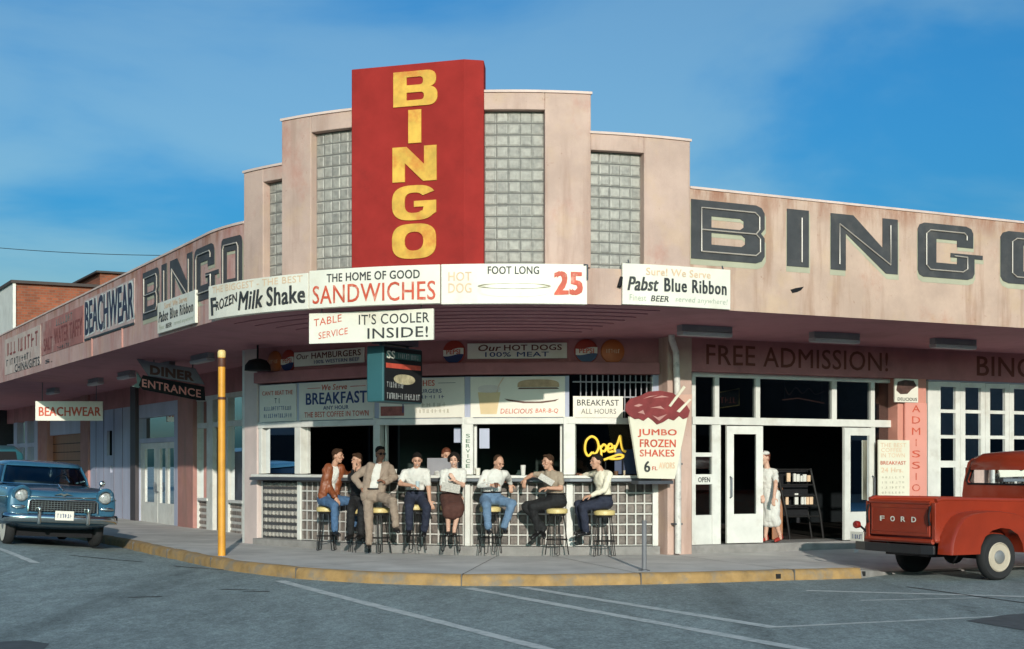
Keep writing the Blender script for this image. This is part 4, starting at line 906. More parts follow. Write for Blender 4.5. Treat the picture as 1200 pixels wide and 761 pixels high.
# small boards and bottle cap discs on the upper wall
zu0, zu1 = 3.47, 3.74
def cap(u, kind, label, g):
    best = None
    for i in range(5):
        x, z = inv(FC[i], u, 400, .06, -6, 8)
        if -.02 <= x <= FL[i] + .02: best = (i, x)
    i, x = best; p = Vector(FC[i](x, .05, 3.60)); n = Vector(FC[i](x, 1, 0)) - Vector(FC[i](x, 0, 0))
    th = thing('bottle_cap_sign', label, 'sign', A2W(*p), BR + math.atan2(n.y, n.x) + rad(90), g)
    R_ = .205; M = Matrix.Rotation(rad(90), 4, 'X')
    prof = [(0.001, .035), (R_ * .85, .030), (R_ * .95, .018), (R_, .0)]
    mb = MB(); mb.lathe([(R_, .0), (R_ * .97, .02), (R_ * .86, .032), (.002, .036)], 28, M)
    base = obj('disc', mb, mat('red enamel cap', (.40, .05, .03), .4) if kind == 'p' else mat('orange enamel cap', (.50, .13, .03), .4, var=.2), th, smooth=True)
    ff = lambda a, d, z: (a, -.037 - d, z)
    if kind == 'p':
        def wv(lo, hi, up): return [(x_, (.05 if up else -.05) * R_ / .2 + .018 * math.sin(x_ / R_ * 2.6)) for x_ in frange(lo, hi, 12)]
        e = R_ * .93; t = wv(-e * .97, e * .97, True); b = wv(-e * .97, e * .97, False)
        obj('white_band', MB().prism([b + t[::-1]], -.038, -.040), M_whiteb, th)
        bl_ = [p_ for p_ in b] + [(e * math.cos(a), e * math.sin(a)) for a in [rad(-15 - i * 15) for i in range(11)]]
        obj('blue_field', MB().prism([bl_], -.038, -.0395), mat('blue enamel', (.02, .035, .12), .4), th)
        tx = MB(); write(tx, 'PEPSI', -R_ * .62, R_ * .62, -.035, .045, ff, .004, .03); obj('lettering', tx, M_textr, th)
    else:
        tx = MB(); strokes(tx, -R_ * .6, R_ * .6, -.03, .04, 6, ff, .003, 9); obj('lettering', tx, M_textf, th)
cap(338, 'p', 'bottle cap disc beside the hamburgers board', None)
cap(322, 'o', 'orange disc at the far left of the row over the counter', None)
cap(532, 'p', 'bottle cap disc left of the hot dogs board', None)
cap(687, 'p', 'bottle cap disc between the hot dogs board and an orange disc', None)
cap(718, 'o', 'orange disc right of the last bottle cap disc near the drain pipe', None)
def ub(i0, u0, u1, label):
    a = inv(FC[i0], u0, 400, .05, -6, 8)[0]; b = inv(FC[i0], u1, 400, .05, -6, 8)[0]
    return Sign('menu_board', label, FC[i0], a, b, zu0 + .01, zu1, .055, .08, M_whiteb, 1, 'small boards above the counter ledge')
q = ub(1, 346, 428, 'small white board reading our hamburgers above the breakfast panel'); q.w([('Our', .04, .22, .50, .86, dict(bold=.02, shear=.2)), ('HAMBURGERS', .26, .96, .48, .88, dict(bold=.03))], M_textbr); q.w([('100% WESTERN BEEF', .30, .94, .12, .36, dict(bold=.02))], M_textb)
q = ub(3, 548, 664.5, 'small white board reading our hot dogs 100 percent meat'); q.w([('Our', .11, .34, .50, .90, dict(bold=.03, shear=.2)), ('HOT DOGS', .37, .95, .52, .88, dict(bold=.03))], M_textbr); q.w([('100%', .18, .44, .12, .42, dict(bold=.02)), ('MEAT', .50, .82, .12, .42, dict(bold=.02))], M_textb)
# neon word behind the last window
def smooth_path(pts, n=6):
    pts = [Vector(p) for p in pts]; r = []
    for i in range(len(pts) - 1):
        p0, p1, p2, p3 = pts[max(i - 1, 0)], pts[i], pts[i + 1], pts[min(i + 2, len(pts) - 1)]
        for k in range(n):
            t = k / n; r.append(.5 * ((2 * p1) + (p2 - p0) * t + (2 * p0 - 5 * p1 + 4 * p2 - p3) * t * t + (3 * p1 - p0 - 3 * p2 + p3) * t ** 3))
    return r + [pts[-1]]
nb = Vector(FC[4](FL[4] * .5, -.02, 1.95)); th = thing('neon_sign', 'yellow script word open in the last counter window', 'sign', A2W(*nb), BR)
ox0, oz0 = inv(FC[4], 684, 541, -.02, -6, 8); ox1, oz1 = inv(FC[4], 735, 511, -.02, -6, 8)
def NP(a, b): return tuple(Vector(FC[4](ox0 + (ox1 - ox0) * a, -.02, oz0 + (oz1 - oz0) * b)) - nb)
m = MB()
for ln in ([(.20, .36), (.10, .22), (.03, .45), (.06, .8), (.18, .97), (.30, .85), (.34, .55), (.27, .30), (.20, .36)], [(.37, .62), (.40, .38), (.40, .12)], [(.40, .55), (.46, .66), (.52, .56), (.48, .40), (.40, .42)], [(.55, .50), (.65, .52), (.64, .66), (.58, .66), (.55, .50), (.58, .38), (.68, .40)],
           [(.70, .64), (.72, .36)], [(.72, .5), (.78, .72), (.84, 1.0), (.86, .7), (.90, .45), (.97, .38)], [(.46, .06), (.62, .16), (.80, .26), (.92, .22), (.84, .12), (.66, .1), (.55, .14)]):
    m.tube(smooth_path([NP(a, b) for a, b in ln]), .021, 8)
obj('tube_lettering', m, mat('yellow neon tube', (.85, .55, .06), .4, emit=.25), th)
m = MB(); m.tube([NP(.5, .0), NP(.5, -.55)], .012, 6); m.tube([NP(.9, .3), NP(.9, -.55)], .012, 6); obj('stand', m, M_black, th)
q = facet_sign('blue_poster', 'dark blue poster standing behind the yellow neon script', 4, .52, .80, ZW0 + .0, ZW0 + .42, mat('dark blue poster', (.012, .03, .09), .5), -.085, -.075, 'poster', None)
# frozen shake cut-out standing at the end of the counter
JS = lambda x, d, z: RW(x, .16 + d, z)
def jx(u): return inv(JS, u, 0, 0, 5, 40)[0]
def jz(u, v): return inv(JS, u, v, 0, 5, 40)[1]
def jp(zx, zy): u, v = 720 + zx / 6.343, 450 + zy / 6.343; return (jx(u), jz(u, v))
cupo = [jp(*p) for p in ((103, 245), (175, 700), (440, 706), (535, 245))]
top = [jp(*p) for p in ((103, 240), (70, 200), (75, 150), (110, 110), (180, 90), (240, 60), (330, 52), (420, 68), (470, 105), (520, 150), (548, 200), (536, 248), (500, 262), (470, 238), (430, 272), (390, 258), (350, 285), (305, 302), (270, 270), (240, 248), (205, 275), (170, 258), (140, 262))]
jb0 = Vector(JS(jx(770), 0, jz(770, 560)))
th = thing('shake_sign', 'painted cut-out sign of a jumbo frozen shake in a paper cup', 'sign', A2W(*jb0), BR)
JF = lambda x, d, z: tuple(Vector(JS(x, d, z)) - jb0)
obj('cup_board', MB().prism([cupo], 0, -.03, fn=JF), M_cream, th, bevel=.003)
obj('shake_topping', MB().prism([top], -.0315, -.05, fn=JF), mat('painted chocolate', (.235, .045, .045), .45, var=.3, scale=6), th, bevel=.006)
hl = MB()
for pts in (((200, 112), (250, 92), (310, 86), (250, 100)), ((270, 108), (340, 88), (395, 100), (340, 102)), ((130, 165), (170, 150), (200, 158), (165, 172)), ((160, 215), (200, 195), (215, 230), (195, 222)), ((250, 180), (330, 165), (360, 190), (300, 180)), ((270, 235), (310, 250), (380, 225), (320, 275))):
    hl.prism([[jp(*p) for p in pts]], -.052, -.053, fn=JF)
obj('painted_highlight', hl, mat('painted pink highlight', (.52, .27, .24), .5), th)
sm = MB(); sm.prism([[jp(*p) for p in ((388, 165), (402, 172), (512, 28), (498, 14))]], -.052, -.07, fn=JF); sm.prism([[jp(*p) for p in ((448, 205), (470, 214), (556, 120), (545, 112))]], -.052, -.062, fn=JF)
obj('straw', sm, M_cream, th)
obj('backing_card', MB().prism([[jp(*p) for p in ((472, 100), (480, 80), (578, 78), (575, 140), (530, 250), (520, 160))]], 0.002, .018, fn=JF), mat('pink backing card', (.62, .38, .30), .6), th)
def jt(body, zx0, zx1, zy0, zy1, m, **k): tx.append((body, zx0, zx1, zy0, zy1, m, k))
for items, m in (([('JUMBO', 165, 455, 395, 340), ('FROZEN', 180, 448, 470, 415), ('SHAKES', 180, 438, 540, 490), ('FL', 272, 312, 642, 615)], M_textr), ([('6', 212, 258, 655, 575)], M_text), ([('AVORS', 322, 440, 630, 585)], M_textf)):
    mb = MB()
    for t_, xa, xb, yb, ya in items: p0 = jp(xa, yb); p1 = jp(xb, ya); write(mb, t_, p0[0], p1[0], p0[1], p1[1], JF, .034, .03, wob=.004)
    obj('lettering', mb, m, th)
m = MB()
p0, p1 = jp(172, 712), jp(415, 722); m.mbox(JF, p0[0] - .02, p1[0] + .02, -.16, .06, p1[1] - .05, p1[1] + .005); obj('shelf', m, M_zinc, th)
m = MB(); m.mbox(JF, jx(788), jx(788) + .05, -.155, .0, jz(788, 520), jz(788, 520) + .05); obj('wall_bracket', m, M_zinc, th)
# right facade boards
q = Sign('admission_board', 'tall salmon board lettered admission top to bottom beside the truck', RW, rx(1061, .05), rx(1086.3, .05), rz(1074, 640), rz(1074, 472.5), .002, .05, mat('salmon board', (.70, .30, .24), .7, var=.06))
mb = MB(); zt_ = rz(1073, 474); zb_ = rz(1073, 590); st_ = (zt_ - rz(1073, 487.2))
for k, ch in enumerate('ADMISSION'): xm_ = q.X(.49); hw_ = (q.X(.68) - q.X(.30)) / 2 * (.12 if ch == 'I' else 1); write(mb, ch, xm_ - hw_, xm_ + hw_, zt_ - k * st_ - st_ * .72, zt_ - k * st_ - .02, q.fn, .054, .0)
obj('lettering', mb, M_textr, q.th)
q = Sign('coffee_board', 'pale yellow board listing the best coffee in town left of the admission board', RW, rx(1029.5, .06), rx(1066, .06), rz(1048, 586), rz(1048, 516), .03, .06, M_cream, 1)
q.w([('THE BEST', .06, .88, .88, .95, dict(bold=0.)), ('COFFEE', .08, .74, .80, .865, dict(bold=0.)), ('IN TOWN', .08, .84, .71, .78, dict(bold=0.)), ('24 Hrs.', .08, .78, .46, .54, dict(bold=.01))], M_textf)
q.w([('BREAKFAST', .06, .88, .59, .65, dict(bold=.012))], M_textr); q.w([(None, .08, .85, .36 - k * .085, .40 - k * .085, dict(n=7, seed=20 + k)) for k in range(4)], mat('pale grey lettering', (.52, .48, .38), .7))
q = Sign('picture_card', 'small white card with a dark picture above the admission board', RW, rx(1049.5, .08), rx(1076.5, .08), rz(1063, 472), rz(1063, 444.5), .03, .07, M_whiteb, 1)
q.shape([[(.04, .50), (.10, .86), (.4, .95), (.80, .93), (.93, .70), (.7, .55), (.52, .36), (.22, .34)]], mat('dark printed picture', (.09, .045, .035), .6, var=.6, scale=12), 'printed_picture'); q.w([('DELICIOUS', .10, .94, .07, .2, dict(bold=.02))], M_text)
# framed beer sign and tube sign inside the transom windows
q = Sign('framed_window_sign', 'dark framed sign hung inside the transom window left of the open doors', SF, sx(848), sx(878), sz(863, 479), sz(863, 456), -.34, -.30, M_black, 1, None, 'sign', [(0, 0), (1, .22), (1, 1.08), (0, .78)])
mb = MB(); fp = [(0, 0), (1, .22), (1, 1.08), (0, .78)]; mb.tube([q.fn(q.X(a), -.29, q.Z(b)) for a, b in fp], .010, 6, closed=True); obj('frame', mb, mat('brass frame', (.45, .32, .12), .4, metal=.4), q.th)
q.w([(None, .12, .9, .30, .62, dict(n=5, seed=31))], mat('dull red lettering', (.22, .055, .05), .8))
tsl = Vector(SF(sx(955), -.35, sz(955, 470))); th = thing('tube_sign', 'unlit tube sign hung inside the transom above the doorway', 'sign', A2W(*tsl), BR)
m = MB(); m.tube([(-.45, 0, .02), (-.1, 0, .06), (.5, 0, -.02)], .014, 6); m.tube(smooth_path([(-.4, 0, .25), (-.3, 0, .12), (-.15, 0, .25), (0, 0, .15), (.15, 0, .24), (.3, 0, .14), (.5, 0, .2)]), .012, 6); obj('tube_lettering', m, mat('dull red tube', (.25, .10, .09), .4), th)
m = MB(); m.tube([(-.4, 0, .0), (-.4, 0, .6)], .004, 5); m.tube([(.45, 0, .0), (.45, 0, .6)], .004, 5); obj('hanger', m, M_zinc, th)
# hanging signs under the left canopy
w0 = gnd(120, 560); sgY = 40.5
bsx0, bsx1 = (42 - 600) / F * sgY, (120 - 600) / F * sgY; bz = H + (HV - 482) / F * sgY
th = thing('hanging_sign', 'white beachwear board hung crosswise under the left canopy', 'sign', ((bsx0 + bsx1) / 2, sgY, bz - .26), rad(3))
bw_ = (bsx1 - bsx0) / 2
obj('board', MB().box(-bw_, bw_, 0, .05, 0, .53), M_whiteb, th, bevel=.006)
tx = MB(); write(tx, 'BEACHWEAR', -bw_ * .90, bw_ * .94, .13, .37, flat, .004, .03); obj('lettering', tx, M_textr, th)
m = MB(); m.tube([(-bw_ * .8, .025, .52), (-bw_ * .8, .025, 1.05)], .012, 6); m.tube([(bw_ * .8, .025, .52), (bw_ * .8, .025, 1.05)], .012, 6); obj('hanger', m, M_zinc, th)
dY = 31.5
def dp(u, v): return ((u - 600) / F * dY, H + (HV - v) / F * dY)
dc = dp(200, 446); th = thing('arrow_sign', 'dark diner entrance sign with feathered arrow top under the left canopy', 'sign', (dc[0], dY, dc[1] - .3), rad(4))
def D(u, v): x, z = dp(u, v); return (x - dc[0], z - dc[1] + .3)
obj('entrance_case', MB().prism([[D(163, 452), D(168, 440), D(238, 453), D(239, 469), D(232, 469), D(168, 457)]], 0, .16), M_black, th, bevel=.01)
obj('arrow_board', MB().prism([[D(160.5, 420.5), D(174, 424), D(228, 432), D(238, 450), D(174, 441)]], .02, .12), mat('grey blue enamel', (.17, .17, .21), .5, var=.2), th, bevel=.008)
obj('arrow_tail', MB().prism([[D(160, 436), D(167, 446), D(163, 455), D(155, 453), D(161, 449)]], .02, .12), mat('grey green enamel', (.10, .15, .14), .5), th)
def dwrite(body, u0, u1, v0a, v0b, hh, m, nm, bold):
    x0, z0 = D(u0, v0a); x1, z1 = D(u1, v0b); hz = hh / F * dY; vs, fs = glyphs(body, bold, 0, 1.08); mb = MB()
    d_ = -.004 if nm == 'lettering' else .016
    mb.add([(x0 + (x1 - x0) * a, d_, z0 + (z1 - z0) * a + hz * b) for a, b in vs], fs); obj(nm, mb, m, th)
dwrite('DINER', 176, 227, 439, 447, 11, mat('dark brown lettering', (.07, .02, .015), .6), 'diner_lettering', .05); dwrite('ENTRANCE', 167, 235, 453.5, 466.5, 9.5, mat('pale red tube lettering', (.66, .22, .18), .5), 'lettering', .02)
m = MB(); m.tube([(D(180, 424)[0], .07, D(180, 424)[1] - .05), (D(180, 424)[0], .07, 4.2 - dc[1] + .3)], .015, 6); m.tube([(D(225, 430)[0], .07, D(225, 432)[1] - .05), (D(225, 430)[0], .07, 4.2 - dc[1] + .3)], .015, 6); obj('hanger', m, M_zinc, th)
# dark lamp hood by the counter's left end
p = A2W(*FAS(-1.0, -1.2, 3.9)); pY = 27.3; th = thing('lamp_hood', 'dark oval lamp hood under the canopy above the counter left end', 'lamp', ((302 - 600) / F * pY, pY, 3.42), 0)
m = MB(); m.lathe([(.05, .22), (.16, .19), (.23, .10), (.24, 0), (.22, 0)], 24); obj('hood', m, M_black, th, smooth=True); m = MB(); m.tube([(0, 0, .2), (0, 0, .55)], .018, 8); obj('stem', m, M_black, th)
# ------------------------------------------------------------------ street furniture
def lathe_thing(nm, label, cat, loc): return thing(nm, label, cat, loc)
g = gnd(259.8, 652, .23); th = thing('traffic_pole', 'slim yellow pole with a dark band standing near the kerb', 'pole', (g.x, g.y, .18))
hh = H + (HV - 410.5) / F * g.y - .18
obj('shaft', MB().lathe([(.062, 0), (.062, .5), (.058, hh - .12)], 20), mat('yellow pole paint', (.66, .30, .03), .5, var=.16, scale=4, dirt=(.50, .20, .03), damt=.5, dscale=3), th, smooth=True)
obj('cap', MB().lathe([(.060, hh - .12), (.066, hh - .11), (.066, hh - .03), (.05, hh)], 20), mat('pale yellow cap', (.74, .55, .22), .5), th, smooth=True)
obj('band', MB().lathe([(.0615, hh - .27), (.064, hh - .26), (.064, hh - .14), (.0615, hh - .13)], 20).lathe([(.0615, hh - .80), (.066, hh - .79), (.066, hh - .765), (.0615, hh - .755)], 20), mat('dark brown band', (.09, .03, .015), .6), th, smooth=True)
g = gnd(755, 669, .16); th = thing('parking_post', 'short grey post standing on the sidewalk in front of the last stool', 'post', (g.x, g.y, .15))
hh = H + (HV - 610) / F * g.y - .15
obj('shaft', MB().lathe([(.036, 0), (.034, hh)], 14), mat('grey post paint', (.17, .17, .18), .6, var=.2), th, smooth=True); obj('foot', MB().lathe([(.09, 0), (.085, .02), (.04, .03)], 16), M_zinc, th)
# drain pipe in front of the pier
pA = Vector(RW(rx(779), .20, 3.86)); pB = Vector(RW(rx(792, .1), .10, 3.58)); th = thing('drain_pipe', 'white blotched drain pipe with an elbow running down the pink pier', 'pipe', A2W(pB.x, pB.y, .2), BR)
bs = Vector((pB.x, pB.y, .2))
x_ = rx(794.5, .1) - pB.x
obj('pipe', MB().tube([pA - bs, pA - bs + Vector((.0, 0, -.08)), Vector((0, 0, pB.z - .2)), Vector((x_, 0, 2.4)), Vector((x_, 0, .02))], .055, 12), mat('blotched white pipe', (.66, .63, .58), .6, var=.2, scale=6, dirt=(.26, .24, .22), damt=.8, dscale=7, dlo=.52), th, smooth=True)
m = MB()
for z in (.5, 1.5, 2.5): m.box(x_ - .075, x_ + .075, -.03, .1, z, z + .03)
obj('clamp', m, M_zinc, th)
# fragment of litter by the truck's rear corner
g = gnd(1000, 648, .2); th = obj('paper_scrap', MB().add([(0, 0, 0), (.09, .01, .02), (.1, .08, .06), (.01, .07, .01), (.05, .04, .07)], [(0, 1, 4), (1, 2, 4), (2, 3, 4), (3, 0, 4), (3, 2, 1, 0)]), M_white); th.location = (g.x, g.y, .2); setp(th, 'crumpled scrap of white paper on the sidewalk near the truck bumper', 'litter')

# ------------------------------------------------------------------ brick building behind, overhead wire
bkA, bkB = 10.6, 62.5
th = thing('brick_building', 'red brick building with whitewashed side behind the left wing', 'building', A2W(bkA, bkB, 0), BR)
M_brick = brickmat('red brick', (.36, .10, .045), (.24, .065, .03), (.22, .12, .08), (rad(90), 0, 0))
zbk = 9.0; obj('wall', MB().box(0, 26, 0, 30, 0, zbk), M_brick, th)
obj('side_wall', MB().box(-.12, -.003, -.12, 30, 0, zbk), mat('whitewash', (.70, .68, .62), .85, var=.12, dirt=(.5, .47, .42), damt=.5), th)
obj('coping', MB().box(-.2, 26.1, -.2, 30, zbk + .003, zbk + .12), mat('dark coping', (.06, .045, .04), .8), th)
pn = obj('penthouse', MB().box(4.7, 22, 6, 20, zbk, zbk + 1.38), M_brick, th)
obj('penthouse_eave', MB().box(4.5, 22.2, 5.8, 20.2, zbk + 1.385, zbk + 1.47), mat('dark coping', (0, 0, 0)), th)
rfm = MB(); rfm.add([(3.2, 4.3, zbk + .17), (22, 4.3, zbk + .17), (22, 5.99, zbk + .8), (4.69, 5.99, zbk + .8), (3.2, 4.3, zbk + .165), (22, 4.3, zbk + .165), (22, 5.99, zbk + .165), (4.69, 5.99, zbk + .165)], [(0, 1, 2, 3), (4, 7, 6, 5), (0, 4, 5, 1), (1, 5, 6, 2), (2, 6, 7, 3), (3, 7, 4, 0)]); obj('lean_to_roof', rfm, mat('tarred roof', (.05, .025, .02), .9, var=.5, scale=2), th)
obj('chimney_pipe', MB().tube([(8.5, 8, zbk + 1.4), (8.5, 8, zbk + 1.9), (9.4, 8, zbk + 1.95)], .07, 8), M_zinc, th)
wn = obj('window', MB().box(1.5, 2.6, -.03, .03, 6.1, 7.0), M_black, th); obj('sill', MB().box(1.4, 2.7, -.1, -.031, 6.0, 6.1), M_conc, wn)
Yw0, Yw1 = 60, 58
P, Q = Vector(((-20 - 600) / F * Yw0, Yw0, H + (HV - 289) / F * Yw0)), Vector(((190 - 600) / F * Yw1, Yw1, H + (HV - 299.5) / F * Yw1))
m = MB(); m.tube([P + (Q - P) * t - Vector((0, 0, .25 * 4 * t * (1 - t) * .3)) for t in frange(-.3, 1, 16)], .013, 5); setp(obj('overhead_wire', m, M_black), 'thin dark overhead wire crossing the sky at far left', 'wire')

# ------------------------------------------------------------------ vehicles
def rrect(cx, cy, hx, hy, e, n=28): return sell(cx, cy, hx, hy, e, 0, 360 - 360 / n, n - 1)
def wheel(parent, x, y, r, w, axis_x, white=True, nm='wheel', rimc=None, dx=1):
    M = Matrix.Translation((x, y, r)) @ (Matrix.Rotation(rad(90) * dx, 4, 'Y') if axis_x else Matrix.Rotation(rad(90) * dx, 4, 'X'))
    t = obj(nm, MB().lathe([(r * .62, -w / 2 + .01), (r * .9, -w / 2), (r, -w / 2 + .035), (r, w / 2 - .035), (r * .9, w / 2), (r * .62, w / 2 - .01)], 40, M), M_tyre, parent, smooth=True, ang=50)
    if white: obj('whitewall', MB().lathe([(r * .64, w / 2 - .004), (r * .84, w / 2 + .004)], 36, M), M_whiteb, t)
    obj('rim', MB().lathe([(.05, w / 2 - .07), (r * .40, w / 2 - .06), (r * .53, w / 2 - .02), (r * .60, w / 2 + .006), (r * .64, w / 2 - .008)], 36, M), rimc or mat('cream wheel paint', (.50, .43, .33), .5), t, smooth=True)
    obj('hubcap', MB().lathe([(r * .33, w / 2 - .06), (r * .33, w / 2 - .02), (r * .27, w / 2 + .008), (r * .12, w / 2 + .02), (.002, w / 2 + .022)], 30, M), mat('dull hubcap metal', (.45, .44, .42), .42, metal=.7), t, smooth=True)
    return t
M_blue = mat('blue car paint', (.034, .120, .200), .26, var=.06, coat=.7, metal=.15)
M_rubberblack = M_black
hx, hY = 70.5, 26.4
cX = (hx - 600) / F * hY; cz = zg(cX, hY)
car = thing('parked_car', 'blue 1950s sedan with chrome grille parked nose first at the left kerb', 'car', (cX, hY, cz + .02), 0)
car.rotation_euler = (0, rad(3.0), BR); car.scale = (1.0, 1.0, 1.03)
st_ = [(-.06, [(0, .46), (.64, .46), (.88, .52), (.905, .68), (.89, .86), (.80, .955), (.60, .93), (0, .875)]),
       (.0, [(0, .38), (.68, .38), (.925, .46), (.945, .68), (.93, .90), (.83, 1.02), (.62, .965), (0, .93)]),
       (.18, [(0, .34), (.72, .34), (.94, .42), (.955, .68), (.945, .92), (.85, 1.045), (.62, .99), (0, 1.0)]),
       (.6, [(0, .27), (.74, .27), (.945, .37), (.96, .68), (.95, .92), (.86, 1.045), (.62, 1.03), (0, 1.07)]),
       (1.35, [(0, .25), (.74, .25), (.945, .36), (.96, .68), (.95, .92), (.88, 1.04), (.70, 1.06), (0, 1.09)]),
       (2.6, [(0, .25), (.74, .25), (.945, .36), (.96, .62), (.945, .84), (.87, 1.0), (.70, 1.03), (0, 1.04)]),
       (4.2, [(0, .27), (.74, .27), (.93, .38), (.945, .62), (.93, .84), (.86, .98), (.66, 1.0), (0, 1.02)]),
       (4.95, [(0, .36), (.68, .36), (.88, .44), (.90, .62), (.88, .82), (.84, .93), (.62, .92), (0, .92)])]
secs = [[(x, y, z) for x, z in h] + [(-x, y, z) for x, z in h[-2:0:-1]] for y, h in st_]
obj('body', MB().loft(secs), M_blue, car, smooth=True, sub=2, ang=180)
def ring(x, y0, y1, z, e=4.2, n=40): return [(a, b, z) for a, b in rrect(0, (y0 + y1) / 2, x, (y1 - y0) / 2, e, n)]
obj('window_glass', MB().loft([ring(.865, 1.30, 4.15, 1.0), ring(.83, 1.42, 4.0, 1.18), ring(.745, 1.72, 3.72, 1.40)], caps=False), M_carglass, car, smooth=True)
obj('roof', MB().loft([ring(.755, 1.66, 3.76, 1.385), ring(.765, 1.68, 3.75, 1.415), ring(.71, 1.80, 3.62, 1.46), ring(.5, 2.1, 3.3, 1.49), ring(.2, 2.5, 3.0, 1.50)]), M_blue, car, smooth=True, ang=60)
m = MB()
R0, R1 = ring(.872, 1.29, 4.165, .99), ring(.755, 1.69, 3.75, 1.40)
for k in (24, 36, 14, 6, 0, 20): m.tube([R0[k], ring(.838, 1.41, 4.01, 1.18)[k], R1[k]], .022, 8)
obj('pillar', m, M_blue, car)
m = MB(); m.tube([ring(.870, 1.295, 4.17, 1.065)[k] for k in range(22, 39)], .014, 6); m.tube([R1[k] for k in range(22, 39)], .014, 6); obj('windshield_trim', m, M_chrome, car)
m = MB(); m.box(-.68, .68, 2.1, 2.35, .5, 1.12).box(-.68, .68, 3.2, 3.5, .5, 1.1).box(-.75, .75, 1.45, 1.6, .9, 1.05).box(-.8, .8, 1.4, 4.1, .45, .55); obj('seat', m, mat('dark seat cloth', (.05, .06, .065), .8), car, bevel=.05)
m = MB(); m.tube([(.36 + .19 * math.cos(a), 1.78 + .06 * math.sin(a), 1.08 + .17 * math.sin(a)) for a in frange(0, 6.0, 20)], .012, 6, closed=True); obj('steering_wheel', m, M_black, car)
for sx_ in (-1, 1):
    M = Matrix.Translation((sx_ * .72, -.03, .885)) @ Matrix.Rotation(rad(90), 4, 'X')
    hl = obj('headlight', MB().lathe([(.105, -.1), (.118, .02), (.116, .05), (.100, .055), (.095, .035)], 28, M), M_chrome, car, smooth=True)
    obj('lens', MB().lathe([(.095, .035), (.07, .055), (.002, .065)], 28, M), mat('headlight glass', (.40, .41, .40), .15, coat=.8, var=.5, scale=30), hl, smooth=True)
    obj('headlight_hood', MB().tube([(sx_ * .72 + .13 * math.cos(a), -.06 - .09 * max(0, math.sin(a)), .885 + .13 * math.sin(a)) for a in frange(-.5, math.pi + .5, 18)], [.012] + [.032] * 17 + [.012], 8), M_blue, car, smooth=True)
    obj('parking_lamp', MB().ell((sx_ * .76, -.07, .68), ((.13, 0, 0), (0, .03, 0), (0, 0, .035))), M_chrome, car, smooth=True)
    gd = MB(); gd.caps((sx_ * .42, -.17, .43), (sx_ * .42, -.19, .66), .04, .032); obj('bumper_guard', gd, M_chrome, car, smooth=True)
    wheel(car, sx_ * .77, .82, .36, .17, True, dx=sx_); wheel(car, sx_ * .77, 3.74, .36, .17, True, dx=sx_)
    mr_ = MB(); mr_.tube([(sx_ * .90, 1.25, 1.02), (sx_ * .94, 1.23, 1.09)], .012, 6); mr_.ell((sx_ * .95, 1.22, 1.12), ((.055, 0, 0), (0, .03, 0), (0, 0, .055))); obj('side_mirror', mr_, M_chrome, car, smooth=True)
    obj('side_trim', MB().tube([(sx_ * .95, .1, .84), (sx_ * .965, 1.4, .84), (sx_ * .965, 2.6, .82)], .012, 6), M_chrome, car)
obj('wheel_well', MB().box(-.68, .68, .6, 4.6, .16, .5), M_black, car)
gr = obj('grille', MB().box(-.58, .58, -.085, .05, .60, .80), M_black, car, bevel=.03)
m = MB()
for k in range(21): x = -.53 + 1.06 * k / 20; m.box(x - .004, x + .004, -.102, -.086, .61, .79)
for k in range(5): z = .63 + .14 * k / 4; m.box(-.55, .55, -.106, -.1025, z - .004, z + .004)
obj('grille_bar', m, M_chrome, gr)
m = MB(); m.tube([(-.60, -.085, .60), (-.59, -.09, .78), (-.54, -.09, .81), (.54, -.09, .81), (.59, -.09, .78), (.60, -.085, .60)], .017, 8); obj('grille_frame', m, M_chrome, gr, smooth=True)
bp_ = [[(x, y, z) for y, z in ((yy - .02, .425), (yy - .07, .45), (yy - .085, .50), (yy - .07, .545), (yy - .02, .57), (yy + .03, .56), (yy + .03, .435))] for x, yy in ((-.985, .30), (-.98, .06), (-.90, -.05), (-.6, -.105), (-.2, -.125), (.2, -.125), (.6, -.105), (.90, -.05), (.98, .06), (.985, .30))]
obj('bumper', MB().loft(bp_), M_chrome, car, smooth=True, ang=50)
pl_ = obj('licence_plate', MB().box(-.16, .16, -.235, -.225, .47, .63), M_whiteb, car, bevel=.004); tx = MB(); strokes(tx, -.13, .13, .51, .585, 6, flat, .238, 4); obj('lettering', tx, M_textb, pl_)
m = MB(); m.prism([[(-.16, .895), (-.05, .905), (0, .875), (.05, .905), (.16, .895), (.05, .93), (0, .915), (-.05, .93)]], -.10, -.05); obj('hood_emblem', m, M_chrome, car)
m = MB(); m.caps((0, .08, .985), (0, .42, 1.065), .012, .02); m.ell((0, .2, 1.03), ((.08, .03, 0), (0, .03, 0), (0, 0, .010))); obj('hood_ornament', m, M_chrome, car, smooth=True)
m = MB(); m.tube([(-.56, -.07, .865), (-.3, -.08, .86), (.3, -.08, .86), (.56, -.07, .865)], .012, 6); obj('hood_lip', m, M_chrome, car)
